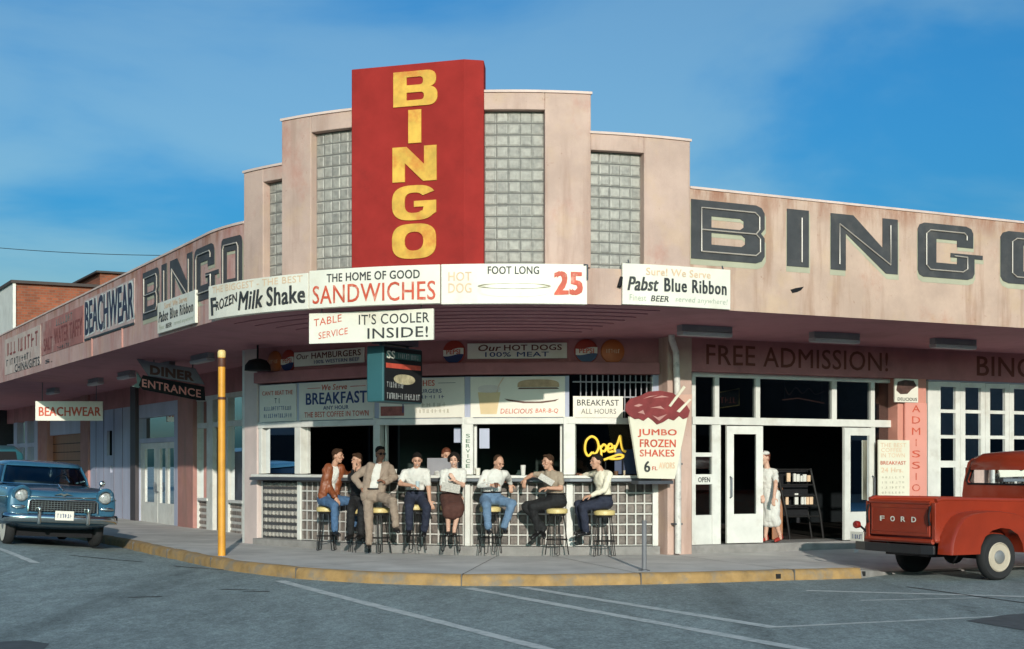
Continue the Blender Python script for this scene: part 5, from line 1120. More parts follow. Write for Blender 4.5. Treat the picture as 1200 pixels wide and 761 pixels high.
# tall teal van behind the car
vY = 37.0; vX = (38 - 600) / F * vY
van = thing('delivery_van', 'teal delivery van parked behind the blue sedan, mostly out of the picture', 'van', (vX - 1.05, vY, .18), BR)
M_teal = mat('teal van paint', (.02, .095, .12), .35, coat=.4)
vs_ = [(0.0, .92, .42, 1.05), (.05, .96, .38, 1.12), (.55, .98, .36, 1.2), (.9, .98, .36, 1.92), (1.3, .98, .36, 2.02), (4.2, .98, .36, 2.02), (4.4, .94, .4, 1.98)]
obj('body', MB().loft([[(-w, y, z0), (w, y, z0), (w, y, (z0 + z1) / 2), (w * .96, y, z1 - .12), (w * .8, y, z1), (-w * .8, y, z1), (-w * .96, y, z1 - .12), (-w, y, (z0 + z1) / 2)] for y, w, z0, z1 in vs_]), M_teal, van, smooth=True, bevel=.02)
obj('windshield', MB().add([(-.82, .55, 1.24), (.82, .55, 1.24), (.76, .86, 1.86), (-.76, .86, 1.86)], [(0, 1, 2, 3)]), M_black, van)
for sx_ in (-1, 1):
    obj('headlight', MB().lathe([(.11, 0), (.10, .05), (.002, .07)], 20, Matrix.Translation((sx_ * .68, 0, .85)) @ Matrix.Rotation(rad(90), 4, 'X')), M_chrome, van, smooth=True)
    for y in (.8, 3.5): wheel(van, sx_ * .82, y, .36, .2, True, dx=sx_)
obj('bumper', MB().box(-.95, .95, -.12, -.02, .42, .56), M_chrome, van, bevel=.03)

# red pickup truck: local x forward along the kerb, y towards the kerb
ta, tb = inv(lambda x, d, z: (x, 16.27 - d, z), 1097, 0, 0, 5, 40)[0], 16.0
tk = thing('pickup_truck', 'red 1950s pickup truck with step side bed parked at the right kerb', 'truck', A2W(ta, tb, 0), BR)
M_tred = mat('orange red truck paint', (.285, .030, .009), .4, var=.16, coat=.5, dirt=(.20, .028, .012), damt=.5, dscale=1.6)
M_tdark = mat('dark red bed inside', (.16, .03, .018), .6)
y0b, y1b = .27, 1.73; zb0_, zb1_ = .60, 1.16
XL = 1.98
side = [(0, zb0_), (XL, zb0_ - .02), (XL, 1.145), (.14, 1.19), (.05, 1.17), (0, 1.13)]
for yy, th_ in ((y0b, .05), (y1b - .05, .05)):
    s_ = obj('bed_side', MB().prism([side], yy, yy + th_), M_tred, tk, bevel=.008)
    obj('bed_rail', MB().tube([(.02, yy + .025, 1.175), (.12, yy + .025, 1.20), (XL, yy + .025, 1.16)], .034, 10), M_tred, s_, smooth=True)
    obj('corner_post', MB().box(-.03, .07, yy - .012, yy + .062, zb0_ - .02, 1.15), M_tred, s_, bevel=.01)
    obj('side_crease', MB().box(.08, XL - .05, yy - .006, yy + .056, .78, .80), M_tred, s_)
tg = obj('tailgate', MB().box(-.035, .015, y0b + .10, y1b - .10, zb0_ + .045, 1.125), M_tred, tk, bevel=.012)
obj('tailgate_rail', MB().tube([(-.02, y0b + .08, 1.145), (-.02, y1b - .08, 1.145)], .032, 10), M_tred, tg, smooth=True)
m = MB(); 
for z in (.70, 1.06): m.box(-.043, -.0355, y0b + .13, y1b - .13, z, z + .018)
for yy in (y0b + .13, y1b - .148): m.box(-.043, -.0355, yy, yy + .018, .719, 1.059)
obj('pressed_panel', m, M_tred, tg, bevel=.003)
tx = MB()
tlen = y1b - y0b - .5
for k, ch in enumerate('FORD'): yc = y1b - .37 - k * .225; write(tx, ch, -yc - .05, -yc + .05, .855, .93, lambda x, d, z: (-.0355 - d, -x, z), .006, .05)
obj('lettering', tx, M_whiteb, tg)
m = MB()
for yy in (y0b + .07, y1b - .07): m.tube([(-.04, yy, 1.10), (-.075, yy, .98), (-.07, yy, .88), (-.05, yy + .0, .82)], .016, 6)
obj('tailgate_chain', m, M_black, tk)
obj('bed_floor', MB().box(0, XL, y0b, y1b, zb0_ - .035, zb0_ - .002), M_tdark, tk)
obj('bed_front', MB().box(XL, XL + .04, y0b, y1b, zb0_, 1.14), M_tred, tk)
obj('sill_roll', MB().tube([(-.04, y0b + .02, zb0_ - .02), (-.04, y1b - .02, zb0_ - .02)], .038, 10), M_tred, tk, smooth=True)
wx = inv(lambda x, d, z: (x, 16.1 - d, z), 1168.5, 0, 0, 5, 40)[0] - ta
fo = [(-1.0, .40), (-.985, .55), (-.94, .68), (-.86, .82), (-.74, .935), (-.58, .995), (-.30, 1.025), (0, 1.02), (.30, .98), (.52, .88), (.68, .70), (.76, .50), (.78, .40), (.44, .40), (.41, .54), (.32, .67), (.16, .755), (-.02, .775), (-.20, .74), (-.34, .65), (-.42, .52), (-.44, .40)]
for yy0, yy1, sgn in ((.0, y0b - .002, 1), (y1b + .002, 1.97, -1)):
    fy = lambda k: yy0 + (yy1 - yy0) * k
    secs = []; c = (-.1, .62)
    for k, sc in ((0, .965), (.07, .985), (.2, 1.0), (1, 1.01)) if sgn > 0 else ((0, 1.01), (.8, 1.0), (.93, .985), (1, .965)):
        secs.append([(wx + (p[0] if i > 12 else c[0] + (p[0] - c[0]) * sc), fy(k), p[1] if (i > 12 or p[1] < .45) else c[1] + (p[1] - c[1]) * sc) for i, p in enumerate(fo)])
    mb = MB(); n = len(fo)
    for sct in secs: mb.v += sct
    for a in range(len(secs) - 1): mb.f += [(a * n + j, a * n + (j + 1) % n, (a + 1) * n + (j + 1) % n, (a + 1) * n + j) for j in range(n)]
    for sct in (0, len(secs) - 1):
        tri = tessellate_polygon([[Vector((p[0], p[2], 0)) for p in secs[sct]]]); mb.f += [tuple(i + sct * n for i in t) for t in tri]
    obj('rear_fender', mb, M_tred, tk, smooth=True, ang=40)
for yy, sg in ((.13, 1), (1.84, -1)): wheel(tk, wx, yy, .342, .17, False, False, dx=sg); wheel(tk, wx + 2.8, yy + (0.03 if sg > 0 else -.03), .342, .17, False, False, dx=sg)
obj('rear_axle', MB().tube([(wx, .25, .35), (wx, 1.72, .35)], .06, 10).ell((wx, .98, .36), ((.17, 0, 0), (0, .15, 0), (0, 0, .17))), M_black, tk, smooth=True)
m = MB(); m.box(.1, 4.4, .55, .63, .42, .56).box(.1, 4.4, 1.35, 1.43, .42, .56).box(.15, .6, .5, 1.5, .34, .5); m.lathe([(.34, -.08), (.35, 0), (.34, .08)], 28, Matrix.Translation((.55, .98, .47))); obj('chassis', m, M_black, tk)
obj('rear_bumper', MB().loft([[(x - .02, y, .40), (x + .02, y, .40), (x + .02, y, .53), (x - .02, y, .53)] for x, y in ((-.08, .22), (-.15, .4), (-.17, 1.0), (-.15, 1.6), (-.06, 1.92))]), mat('dark bumper paint', (.02, .02, .022), .4), tk, bevel=.008)
lp = obj('licence_plate', MB().box(-.20, -.19, 1.60, 1.90, .535, .675), M_whiteb, tk); tx = MB(); strokes(tx, -1.87, -1.63, .565, .64, 6, lambda x, d, z: (-.2 - d, -x, z), .002, 6); obj('lettering', tx, M_textb, lp)
tl = obj('tail_lamp', MB().lathe([(.055, 0), (.06, .05), (.05, .075), (.002, .085)], 18, Matrix.Translation((-.06, 1.87, .78)) @ Matrix.Rotation(rad(-90), 4, 'Y')), mat('red lamp lens', (.25, .015, .01), .2, coat=.5), tk, smooth=True)
obj('lamp_bracket', MB().tube([(-.06, 1.87, .78), (0, 1.8, .70), (.03, 1.72, .64)], .018, 6), M_black, tl)
# cab
x0c = XL + .08; zc = 1.90; yl, yr = .17, 1.83
def crect(y0, y1, z0, z1, r=.05): return [(y0 + r, z0), (y1 - r, z0), (y1, z0 + r), (y1, z1 - r), (y1 - r, z1), (y0 + r, z1), (y0, z1 - r), (y0, z0 + r)]
MYZ = Matrix(((0, 1, 0, 0), (1, 0, 0, 0), (0, 0, 1, 0), (0, 0, 0, 1)))
back = [(yl + .02, .58), (yr - .02, .58), (yr, .70), (yr, 1.22), (yr - .03, 1.42), (yr - .12, 1.74), (yr - .22, 1.80), (yl + .22, 1.80), (yl + .12, 1.74), (yl + .03, 1.42), (yl, 1.22), (yl, .70)]
win = [(yl + .14, 1.40), (yr - .14, 1.40), (yr - .10, 1.45), (yr - .19, 1.66), (yr - .24, 1.69), (yl + .24, 1.69), (yl + .19, 1.66), (yl + .10, 1.45)]
cb = obj('cab_back', MB().prism([back, win], x0c, x0c + .05, MYZ), M_tred, tk, bevel=.012)
obj('rear_window', MB().prism([[(a, b) for a, b in win]], x0c + .028, x0c + .033, MYZ), M_carglass, cb)
obj('window_rubber', MB().tube([(x0c - .004, a, b) for a, b in win], .016, 6, closed=True), M_black, cb)
rs = []
for x, dz, w in ((x0c - .03, -.13, .62), (x0c, -.06, .66), (x0c + .12, .0, .70), (x0c + .55, .035, .72), (x0c + .95, .02, .70), (x0c + 1.12, -.05, .66), (x0c + 1.16, -.12, .62)):
    z = 1.85 + dz; rs.append([(x, 1 - w, z - .10), (x, 1 - w * .97, z - .02), (x, 1 - w * .7, z + .03), (x, 1, z + .05), (x, 1 + w * .7, z + .03), (x, 1 + w * .97, z - .02), (x, 1 + w, z - .10)])
obj('cab_roof', MB().loft(rs), M_tred, tk, smooth=True, ang=60)
for yy, sg in ((yl, 1), (yr, -1)):
    s_ = obj('door', MB().prism([[(x0c + .04, .55), (x0c + 1.45, .55), (x0c + 1.45, 1.38), (x0c + 1.2, 1.42), (x0c + 1.08, 1.74), (x0c + .12, 1.74), (x0c + .05, 1.42)], [(x0c + .22, 1.42), (x0c + 1.1, 1.42), (x0c + 1.0, 1.68), (x0c + .24, 1.68)]], yy + (.0 if sg > 0 else -.06), yy + (.06 if sg > 0 else .0)), M_tred, tk, bevel=.012)
    obj('handle', MB().tube([(x0c + .3, yy - .03 * sg, 1.25), (x0c + .45, yy - .03 * sg, 1.25)], .014, 6), M_chrome, s_)
obj('windshield', MB().add([(x0c + 1.42, yl + .06, 1.38), (x0c + 1.42, yr - .06, 1.38), (x0c + 1.10, yr - .22, 1.78), (x0c + 1.10, yl + .22, 1.78)], [(0, 1, 2, 3)]), M_carglass, tk)
obj('bench_seat', MB().box(x0c + .12, x0c + .28, .35, 1.65, .8, 1.30).box(x0c + .28, x0c + .75, .35, 1.65, .7, .9), mat('dark seat vinyl', (.03, .028, .027), .6), tk, bevel=.05)
obj('hood', MB().loft([[(x, 1 - w, .62), (x, 1 - w, z - .14), (x, 1 - w * .6, z), (x, 1 + w * .6, z), (x, 1 + w, z - .14), (x, 1 + w, .62)] for x, w, z in ((x0c + 1.4, .78, 1.38), (x0c + 2.2, .68, 1.33), (x0c + 2.65, .55, 1.2))]), M_tred, tk, smooth=True, bevel=.03)
for yy, sg in ((.02, 1), (1.98, -1)):
    c = wx + 2.8
    obj('front_fender', MB().prism([[(c - .75, .45), (c - .72, .9), (c - .45, 1.12), (c + .2, 1.12), (c + .6, .95), (c + .68, .5), (c + .44, .45), (c + .36, .62), (c + .2, .74), (c, .78), (c - .2, .74), (c - .36, .62), (c - .44, .45)]], yy, yy + .32 * sg), M_tred, tk, bevel=.05)
obj('running_board', MB().box(wx + .8, wx + 2.05, .06, .3, .42, .46), M_black, tk)
# ------------------------------------------------------------------ stools, people, small things on the counter
def yc(u):
    return lerp([(304, 28.0), (350, 27.2), (442, 25.8), (548, 25.2), (667, 25.0), (770, 25.22)], u)
ZG = .215
def P3(u, v, Y): return Vector(((u - 600) / F * Y, Y, H + (HV - v) / F * Y))
def stool():
    t = thing('bar_stool', 'x', 'stool', (0, 0, 0), 0, 'bar stools along the counter')
    hs_ = .765
    obj('seat', MB().lathe([(.14, hs_ - .085), (.172, hs_ - .075), (.178, hs_ - .02), (.165, hs_ - .002), (.10, hs_ + .008), (.002, hs_ + .010)], 28), M_seat, t, smooth=True, ang=60)
    obj('swivel_plate', MB().lathe([(.13, hs_ - .12), (.14, hs_ - .087)], 20), M_stool, t)
    for k in range(4):
        a = rad(45 + 90 * k); c, s = math.cos(a), math.sin(a); tx_, ty_ = -s, c
        pts = [(c * .11 + tx_ * .035, s * .11 + ty_ * .035, hs_ - .1), (c * .19 + tx_ * .03, s * .19 + ty_ * .03, .02), (c * .195, s * .195, .008), (c * .19 - tx_ * .03, s * .19 - ty_ * .03, .02), (c * .11 - tx_ * .035, s * .11 - ty_ * .035, hs_ - .1)]
        obj('leg', MB().tube(pts, .0075, 6), M_stool, t)
    obj('foot_ring', MB().tube([(.175 * math.cos(a), .175 * math.sin(a), .26) for a in frange(0, 2 * math.pi * 23 / 24, 23)], .008, 6, closed=True), M_stool, t)
    return t
S0 = stool()
def remesh(mb, vox, smooth=3, fac=.5, wr=0.):
    me = bpy.data.meshes.new('t'); me.from_pydata(mb.v, [], mb.f); o = bpy.data.objects.new('t', me); COL.objects.link(o)
    r = o.modifiers.new('r', 'REMESH'); r.mode = 'VOXEL'; r.voxel_size = vox; r.use_smooth_shade = True
    if wr:
        tx_ = bpy.data.textures.get('folds') or bpy.data.textures.new('folds', 'CLOUDS'); tx_.noise_scale = .085; tx_.noise_depth = 2
        d = o.modifiers.new('d', 'DISPLACE'); d.texture = tx_; d.strength = wr; d.mid_level = .5; d.texture_coords = 'LOCAL'
    if smooth: s_ = o.modifiers.new('s', 'SMOOTH'); s_.factor = fac; s_.iterations = smooth
    bpy.context.view_layer.update(); dg = bpy.context.evaluated_depsgraph_get(); res = bpy.data.meshes.new_from_object(o.evaluated_get(dg))
    bpy.data.objects.remove(o); bpy.data.meshes.remove(me); return res
M_skin = mat('tanned skin', (.52, .285, .19), .55, var=.1, scale=12); M_skin2 = mat('light skin', (.60, .36, .26), .55, var=.1, scale=12)
M_hairb = mat('black hair', (.014, .011, .009), .85, spec=.15, var=.3, scale=40); M_hairbr = mat('brown hair', (.05, .025, .014), .85, spec=.15, var=.3, scale=40)
M_eye = mat('dark eye', (.012, .010, .009), .3); M_lip = mat('lip', (.28, .08, .06), .5); M_teeth = mat('teeth', (.70, .66, .58), .4)
M_jean = mat('blue denim', (.060, .125, .235), .85, var=.25, scale=9, bump=.1, bscale=120); M_jean2 = mat('pale blue denim', (.125, .205, .315), .85, var=.22, scale=9, bump=.1); M_navy = mat('navy cloth', (.016, .020, .040), .85, var=.25, scale=9)
M_blackc = mat('black cloth', (.009, .009, .010), .85, var=.3, scale=9); M_shirt = mat('white cotton', (.64, .62, .57), .8, var=.06, scale=7, bump=.08, bscale=40); M_tan = mat('tan grey suiting', (.285, .215, .165), .85, var=.15, scale=14, bump=.06, bscale=120)
M_brownj = mat('brown leather', (.235, .065, .022), .5, var=.25, scale=8, bump=.08, bscale=30); M_taupe = mat('taupe cotton', (.33, .26, .19), .8, var=.12, scale=8); M_brskirt = mat('brown wool', (.075, .026, .018), .85, var=.2, scale=10)
M_shoe = mat('black shoe leather', (.010, .009, .009), .35); M_lavsh = mat('lavender shirt', (.40, .33, .42), .8)
def hand(mb, w, d, up, curl=.5, side=1, k=1.):
    """palm, four unequal bent fingers and a thumb leaving the side of the palm"""
    d = d.normalized(); n = (up - d * up.dot(d)); n = n.normalized() if n.length > 1e-4 else Vector((0, 0, 1)); l = d.cross(n).normalized() * side
    pc = w + d * .045 * k
    mb.ell(pc, (d * .05 * k, l * .040 * k, n * .017 * k), 12)
    for i, (o, ln) in enumerate(((-.028, .066), (-.009, .076), (.010, .072), (.028, .056))):
        p = w + d * .085 * k + l * o * k; a = 0.
        for j, f in enumerate((.45, .32, .26)):
            a += curl * (.55 + .25 * j); q = p + (d * math.cos(a) - n * math.sin(a)) * ln * f * k * 1.15; mb.caps(p, q, .0088 * k, .0080 * k, 8); p = q
    t0 = w + d * .028 * k - l * .034 * k; t1 = t0 + (d * .55 - l * .75 - n * .25).normalized() * .040 * k; t2 = t1 + (d * .9 - l * .15 - n * .4).normalized() * .034 * k
    mb.caps(t0, t1, .012 * k, .010 * k, 8); mb.caps(t1, t2, .010 * k, .0085 * k, 8)
def person(label, Y0, j, yaw=0., hyaw=0., hpitch=0., group=None, skin=M_skin, hair=M_hairb, k=1., shirt=None, sleeve='short', trousers=None, shoes=M_shoe, skirt=None, jacket=None, hairstyle='short', dep=None, near=None, curl=None, glasses=False, stand=False, smile=True, belt=None, footdir=None, foot_z=None):
    dep = dep or {}; near = near or {}; curl = curl or {}
    W = {}
    W['pel'] = P3(*j['pel'], Y0)
    def place(key, par, L):
        u, v = j[key]; p = W[par]
        if key in dep: W[key] = P3(u, v, Y0 + dep[key]); return
        q = P3(u, v, p.y); d2 = (q - p).length; s_ = near.get(key, 1)
        dy = math.sqrt(max(0, L * L - d2 * d2)) * (-s_)
        q = P3(u, v, p.y + dy)
        if (q - p).length > 1.12 * L: q = p + (q - p).normalized() * 1.12 * L
        W[key] = q
    j['nk'] = (j['nk'][0], j['nk'][1] + 2.6)
    place('nk', 'pel', .53 * k); W['hd'] = P3(*j['hd'], W['nk'].y - .03)
    ax = Vector((math.cos(yaw), math.sin(yaw), 0)); fw = Vector((math.sin(yaw), -math.cos(yaw), 0))          # picture-right axis and chest direction
    up = (W['nk'] - W['pel']).normalized()
    for key, sg in (('sl', -1), ('sr', 1)):
        W[key] = W['nk'] + ax * sg * .160 * k - up * .075 * k
        if key in j: t = P3(*j[key], W[key].y); W[key] = W[key].lerp(t, .6)
    W['hl'] = W['pel'] - ax * .085 * k; W['hr'] = W['pel'] + ax * .085 * k
    place('el', 'sl', .285 * k); place('er', 'sr', .285 * k); place('wl', 'el', .255 * k); place('wr', 'er', .255 * k)
    place('kl', 'hl', .43 * k); place('kr', 'hr', .43 * k); place('al', 'kl', .41 * k); place('ar', 'kr', .41 * k)
    loc = Vector((W['pel'].x, W['pel'].y, ZG)); L = {a: b - loc for a, b in W.items()}
    th = thing('person', label, 'person', loc, 0, group)
    chest = L['pel'].lerp(L['nk'], .70); belly = L['pel'].lerp(L['nk'], .33); fwd = fw
    def torso(mb, g, low=True):
        mb.ell(chest, (ax * (.172 + g) * k, fwd * (.115 + g) * k, up * .20 * k)); mb.ell(belly, (ax * (.148 + g) * k, fwd * (.108 + g) * k, up * .16 * k))
        if low: mb.ell(L['pel'] + up * .02, (ax * (.168 + g) * k, fwd * (.122 + g) * k, up * .13 * k))
        mb.caps(L['sl'], L['sr'], (.058 + g) * k, (.058 + g) * k); [mb.caps(L[q_].lerp(L['nk'], .25) + up * .006, L['nk'] - up * .035, (.048 + g * .6) * k, (.052 + g * .6) * k) for q_ in ('sl', 'sr')]
    # head
    hy = hyaw; f = Vector((math.sin(hy) * math.cos(hpitch), -math.cos(hy) * math.cos(hpitch), -math.sin(hpitch))); r = Vector((math.cos(hy), math.sin(hy), 0)); u_ = r.cross(f).normalized() * -1
    if u_.z < 0: u_ = -u_
    c = L['hd']; hk = k * 1.02
    bd = MB(); torso(bd, -.014)
    for a, b, r0, r1 in (('sl', 'el', .050, .040), ('sr', 'er', .050, .040), ('el', 'wl', .040, .027), ('er', 'wr', .040, .027), ('hl', 'kl', .082, .056), ('hr', 'kr', .082, .056), ('kl', 'al', .055, .036), ('kr', 'ar', .055, .036)): bd.caps(L[a], L[b], r0 * k, r1 * k)
    bd.caps(L['nk'] - up * .02, c - u_ * .05 - f * .02, .056 * k, .052 * k)
    bd.ell(c + u_ * .022 * hk - f * .008, (r * .074 * hk, f * .095 * hk, u_ * .095 * hk), 18); bd.ell(c - u_ * .045 * hk + f * .022, (r * .058 * hk, f * .066 * hk, u_ * .068 * hk), 16); bd.ell(c - u_ * .095 * hk + f * .055, (r * .024 * hk, f * .024 * hk, u_ * .02 * hk))
    bd.caps(c + f * .088 * hk + u_ * .015, c + f * .112 * hk - u_ * .022, .009 * hk, .014 * hk, 8); bd.caps(c + f * .086 * hk + u_ * .028 + r * -.04, c + f * .086 * hk + u_ * .028 + r * .04, .011, .011, 8); bd.ell(c + f * .082 * hk - u_ * .055, (r * .026, f * .014, u_ * .014))
    for sg in (-1, 1): bd.ell(c + r * .076 * hk * sg - f * .005, (r * .010, f * .020, u_ * .032)); bd.ell(c + f * .068 * hk + r * .04 * sg - u_ * .02, (r * .024, f * .02, u_ * .024))
    for key, e_, sg in (('wl', 'el', -1), ('wr', 'er', 1)):
        d = L[key] - L[e_]; dn = j.get(key + 'd'); d = Vector(dn) if dn else d
        hand(bd, L[key], d, Vector((0, -.4, 1)) if abs(d.normalized().z) < .8 else fw, curl.get(key, .55), sg, k)
    if skirt is not None or not trousers:
        for a in ('al', 'ar'): bd.caps(L[a], L[a] + Vector((0, -.05, -.06)), .034, .03)
    obj('body', remesh(bd, .0068, 3), skin, th, smooth=True, ang=180)
    ey = MB()
    for sg in (-1, 1): ey.ell(c + f * .088 * hk + r * .030 * sg + u_ * .008, (r * .010, f * .006, u_ * .0055), 10)
    if not glasses: obj('eyes', ey, M_eye, th, smooth=True)
    br = MB()
    for sg in (-1, 1): br.caps(c + f * .098 * hk + r * .016 * sg + u_ * .032, c + f * .090 * hk + r * .046 * sg + u_ * .034, .0042, .003, 6)
    obj('eyebrows', br, hair, th)
    lp = MB(); lp.ell(c + f * .093 * hk - u_ * .054, (r * .026, f * .010, u_ * .010), 10); lo_ = obj('mouth', lp, M_lip, th, smooth=True)
    if smile: obj('teeth', MB().ell(c + f * .098 * hk - u_ * .052, (r * .019, f * .009, u_ * .0055), 10), M_teeth, lo_, smooth=True)
    if glasses:
        g_ = MB()
        for sg in (-1, 1): g_.ell(c + f * .102 * hk + r * .032 * sg + u_ * .006, (r * .026, f * .007, u_ * .018), 12); g_.tube([c + f * .10 * hk + r * .055 * sg + u_ * .012, c - f * .0 + r * .082 * sg + u_ * .014], .004, 5)
        g_.caps(c + f * .106 + r * -.012 + u_ * .01, c + f * .106 + r * .012 + u_ * .01, .004, .004, 6); obj('sunglasses', g_, M_black, th)
    hr = MB()
    if hairstyle == 'short':
        hr.ell(c + u_ * .048 * hk - f * .022, (r * .081 * hk, f * .094 * hk, u_ * .086 * hk), 18); hr.ell(c + u_ * .105 * hk + f * .045, (r * .055, f * .04, u_ * .025)); hr.ell(c - f * .055 - u_ * .02, (r * .068, f * .045, u_ * .07))
    elif hairstyle == 'receding':
        hr.ell(c + u_ * .045 * hk - f * .034, (r * .080 * hk, f * .086 * hk, u_ * .080 * hk), 18); hr.ell(c - f * .055 - u_ * .02, (r * .068, f * .045, u_ * .07))
    elif hairstyle == 'curly':
        rr_ = random.Random(4); hr.ell(c + u_ * .04 - f * .025, (r * .092, f * .095, u_ * .098), 18)
        for q_ in range(34):
            a, b = rr_.uniform(0, 6.28), rr_.uniform(-.5, 1.4); dv = r * math.cos(a) * math.cos(b) + f * math.sin(a) * math.cos(b) + u_ * math.sin(b)
            if dv.dot(f) > .45 and dv.dot(u_) < .62: continue
            p = c + u_ * .02 - f * .02 + dv * .092; hr.ell(p, (r * .026, f * .026, u_ * .026), 8)
    obj('hair', remesh(hr, .008, 2, wr=.012), hair, th, smooth=True, ang=180)
    # clothes
    wl = L['el'].lerp(L['wl'], .9); wr_ = L['er'].lerp(L['wr'], .9)
    if shirt:
        s = MB(); torso(s, .008 if not jacket else .002, False)
        if sleeve == 'short':
            for a, b in (('sl', 'el'), ('sr', 'er')): s.caps(L[a], L[a].lerp(L[b], .66), .062 * k, .056 * k)
        elif sleeve == 'long':
            for a, b, w_ in (('sl', 'el', wl), ('sr', 'er', wr_)): s.caps(L[a], L[b], .061 * k, .051 * k); s.caps(L[b], w_, .051 * k, .038 * k)
        sh = obj('shirt', remesh(s, .011, 2, wr=.034), shirt, th, smooth=True, ang=180)
        cl_ = MB()
        for sg in (-1, 1): cl_.caps(L['nk'] - up * .0 + ax * .062 * sg * k - fwd * .02, L['nk'] - up * .075 + ax * .018 * sg * k + fwd * .085 * k, .014, .010, 8); cl_.caps(L['nk'] - fwd * .06 + ax * .02 * sg, L['nk'] + ax * .062 * sg * k - fwd * .02, .015, .014, 8)
        obj('collar', cl_, jacket[1] if jacket and jacket[1] else shirt, sh, smooth=True)
    if jacket:
        s = MB()
        for sg, a, b, w_ in ((-1, 'sl', 'el', wl), (1, 'sr', 'er', wr_)):
            s.caps(L[a], L[b], .072 * k, .060 * k); s.caps(L[b], w_, .062 * k, .050 * k)
            for t0, t1 in ((.95, .6), (.6, .3), (.3, jacket[2])):
                q0 = L['pel'].lerp(L['nk'], t0) + ax * sg * .125 * k; q1 = L['pel'].lerp(L['nk'], t1) + ax * sg * .125 * k
                s.caps(q0 + fwd * .03, q1 + fwd * .035, .086 * k, .086 * k)
            s.caps(L[a] - up * .01, L['nk'] - up * .04 - fwd * .03, .066 * k, .052 * k)
        s.ell(chest - fwd * .03, (ax * .17 * k, fwd * .10 * k, up * .2 * k)); s.ell(belly - fwd * .03, (ax * .16 * k, fwd * .105 * k, up * .17 * k))
        jk = obj('jacket', remesh(s, .011, 2, wr=.036), jacket[0], th, smooth=True, ang=180)
        lp = MB()
        for sg in (-1, 1): lp.add([L['nk'] + ax * sg * .06 * k + fwd * .05, L['nk'] - up * .07 + ax * sg * .155 * k + fwd * .10 * k, L['nk'] - up * .26 + ax * sg * .075 * k + fwd * .135 * k, L['nk'] - up * .10 + ax * sg * .065 * k + fwd * .105 * k], [(0, 1, 2, 3)])
        lo = obj('lapel', lp, jacket[0], jk); so_m = lo.modifiers.new('solid', 'SOLIDIFY'); so_m.thickness = .012
    if trousers:
        s = MB(); s.ell(L['pel'] + up * .01, (ax * .182 * k, fwd * .135 * k, up * .135 * k)); s.ell(L['pel'] + up * .085 * k, (ax * .166 * k, fwd * .128 * k, up * .06 * k))
        for h_, a, b in (('hl', 'kl', 'al'), ('hr', 'kr', 'ar')):
            s.caps(L[h_], L[a], .098 * k, .076 * k); s.caps(L[a], L[b] + Vector((0, 0, .0)), .074 * k, .060 * k)
        obj('trousers', remesh(s, .011, 2, wr=.034), trousers, th, smooth=True, ang=180)
        b_ = L['pel'] + up * .122 * k; obj('belt', MB().tube([b_ + ax * .160 * k * math.cos(a) + fwd * .122 * k * math.sin(a) for a in frange(0, 2 * math.pi * 23 / 24, 23)], .014, 8, closed=True), belt or M_shoe, th)
    if skirt:
        s = MB(); s.ell(L['pel'] + up * .02, (ax * .175 * k, fwd * .14 * k, up * .14 * k)); s.caps(L['pel'], L['kl'].lerp(L['kr'], .5) + Vector((0, 0, -.01)), .15 * k, .12 * k)
        for h_, a, b in (('hl', 'kl', 'al'), ('hr', 'kr', 'ar')): s.caps(L[h_], L[a], .115 * k, .105 * k); s.caps(L[a], L[a].lerp(L[b], skirt[1]), .105 * k, .10 * k)
        mid = L['kl'].lerp(L['kr'], .5); am = L['al'].lerp(L['ar'], .5); s.caps(mid, mid.lerp(am, skirt[1]), (.13 if not stand else .09) * k, (.13 if not stand else .10) * k)
        obj('skirt', remesh(s, .012, 3, wr=.02), skirt[0], th, smooth=True, ang=180)
    for a, kn in (('al', 'kl'), ('ar', 'kr')):
        fd = Vector((footdir or {}).get(a, (fw.x * .9, fw.y * .9 - .15, -.25))).normalized(); t = L[a] + Vector((0, 0, -.055)); s = MB()
        pdir = fd.cross(Vector((0, 0, 1))).normalized(); upv = pdir.cross(fd).normalized()
        s.ell(t - fd * .035, (fd * .06 * k, pdir * .036 * k, upv * .042 * k)); s.ell(t + fd * .09 * k, (fd * .10 * k, pdir * .044 * k, upv * .030 * k)); s.caps(t + upv * .05 - fd * .02, t, .042 * k, .04 * k); s.ell(t + fd * .05 * k - upv * .022, (fd * .15 * k, pdir * .043 * k, upv * .014 * k))
        obj('shoe', remesh(s, .008, 2), shoes, th, smooth=True, ang=180)
    return th, W
GP = 'people sitting along the lunch counter'
def sy(u, off=.55): return yc(u) - off
people = []
def px(ox, oy, sc, **kw): return {k_: ((ox + v_[0] / sc, oy + v_[1] / sc) if len(v_) == 2 else v_) for k_, v_ in kw.items()}
# 1 brown jacket, turned to the right
t, W1 = person('seated man in brown jacket and blue jeans turned to his neighbour, first at the left', sy(388), px(355, 510, 5.075, pel=(140, 385), nk=(185, 168), hd=(207, 126), sl=(140, 215), sr=(228, 205), el=(158, 318), wl=(195, 372), er=(268, 245), wr=(300, 222), kl=(188, 418), kr=(300, 395), al=(190, 560), ar=(304, 530), wld=(.5, -.3, -.8)),
    yaw=.75, hyaw=1.15, hpitch=.05, group=GP, shirt=M_shirt, sleeve='none', jacket=(M_brownj, M_shirt, .12), trousers=M_jean, hair=M_hairbr, hairstyle='short', near=dict(er=-1, wr=-1, el=1, kl=1, kr=1, al=-.4, ar=-.5, nk=.2), smile=False, footdir=dict(al=(.5, -.7, -.2), ar=(.7, -.5, -.3)))
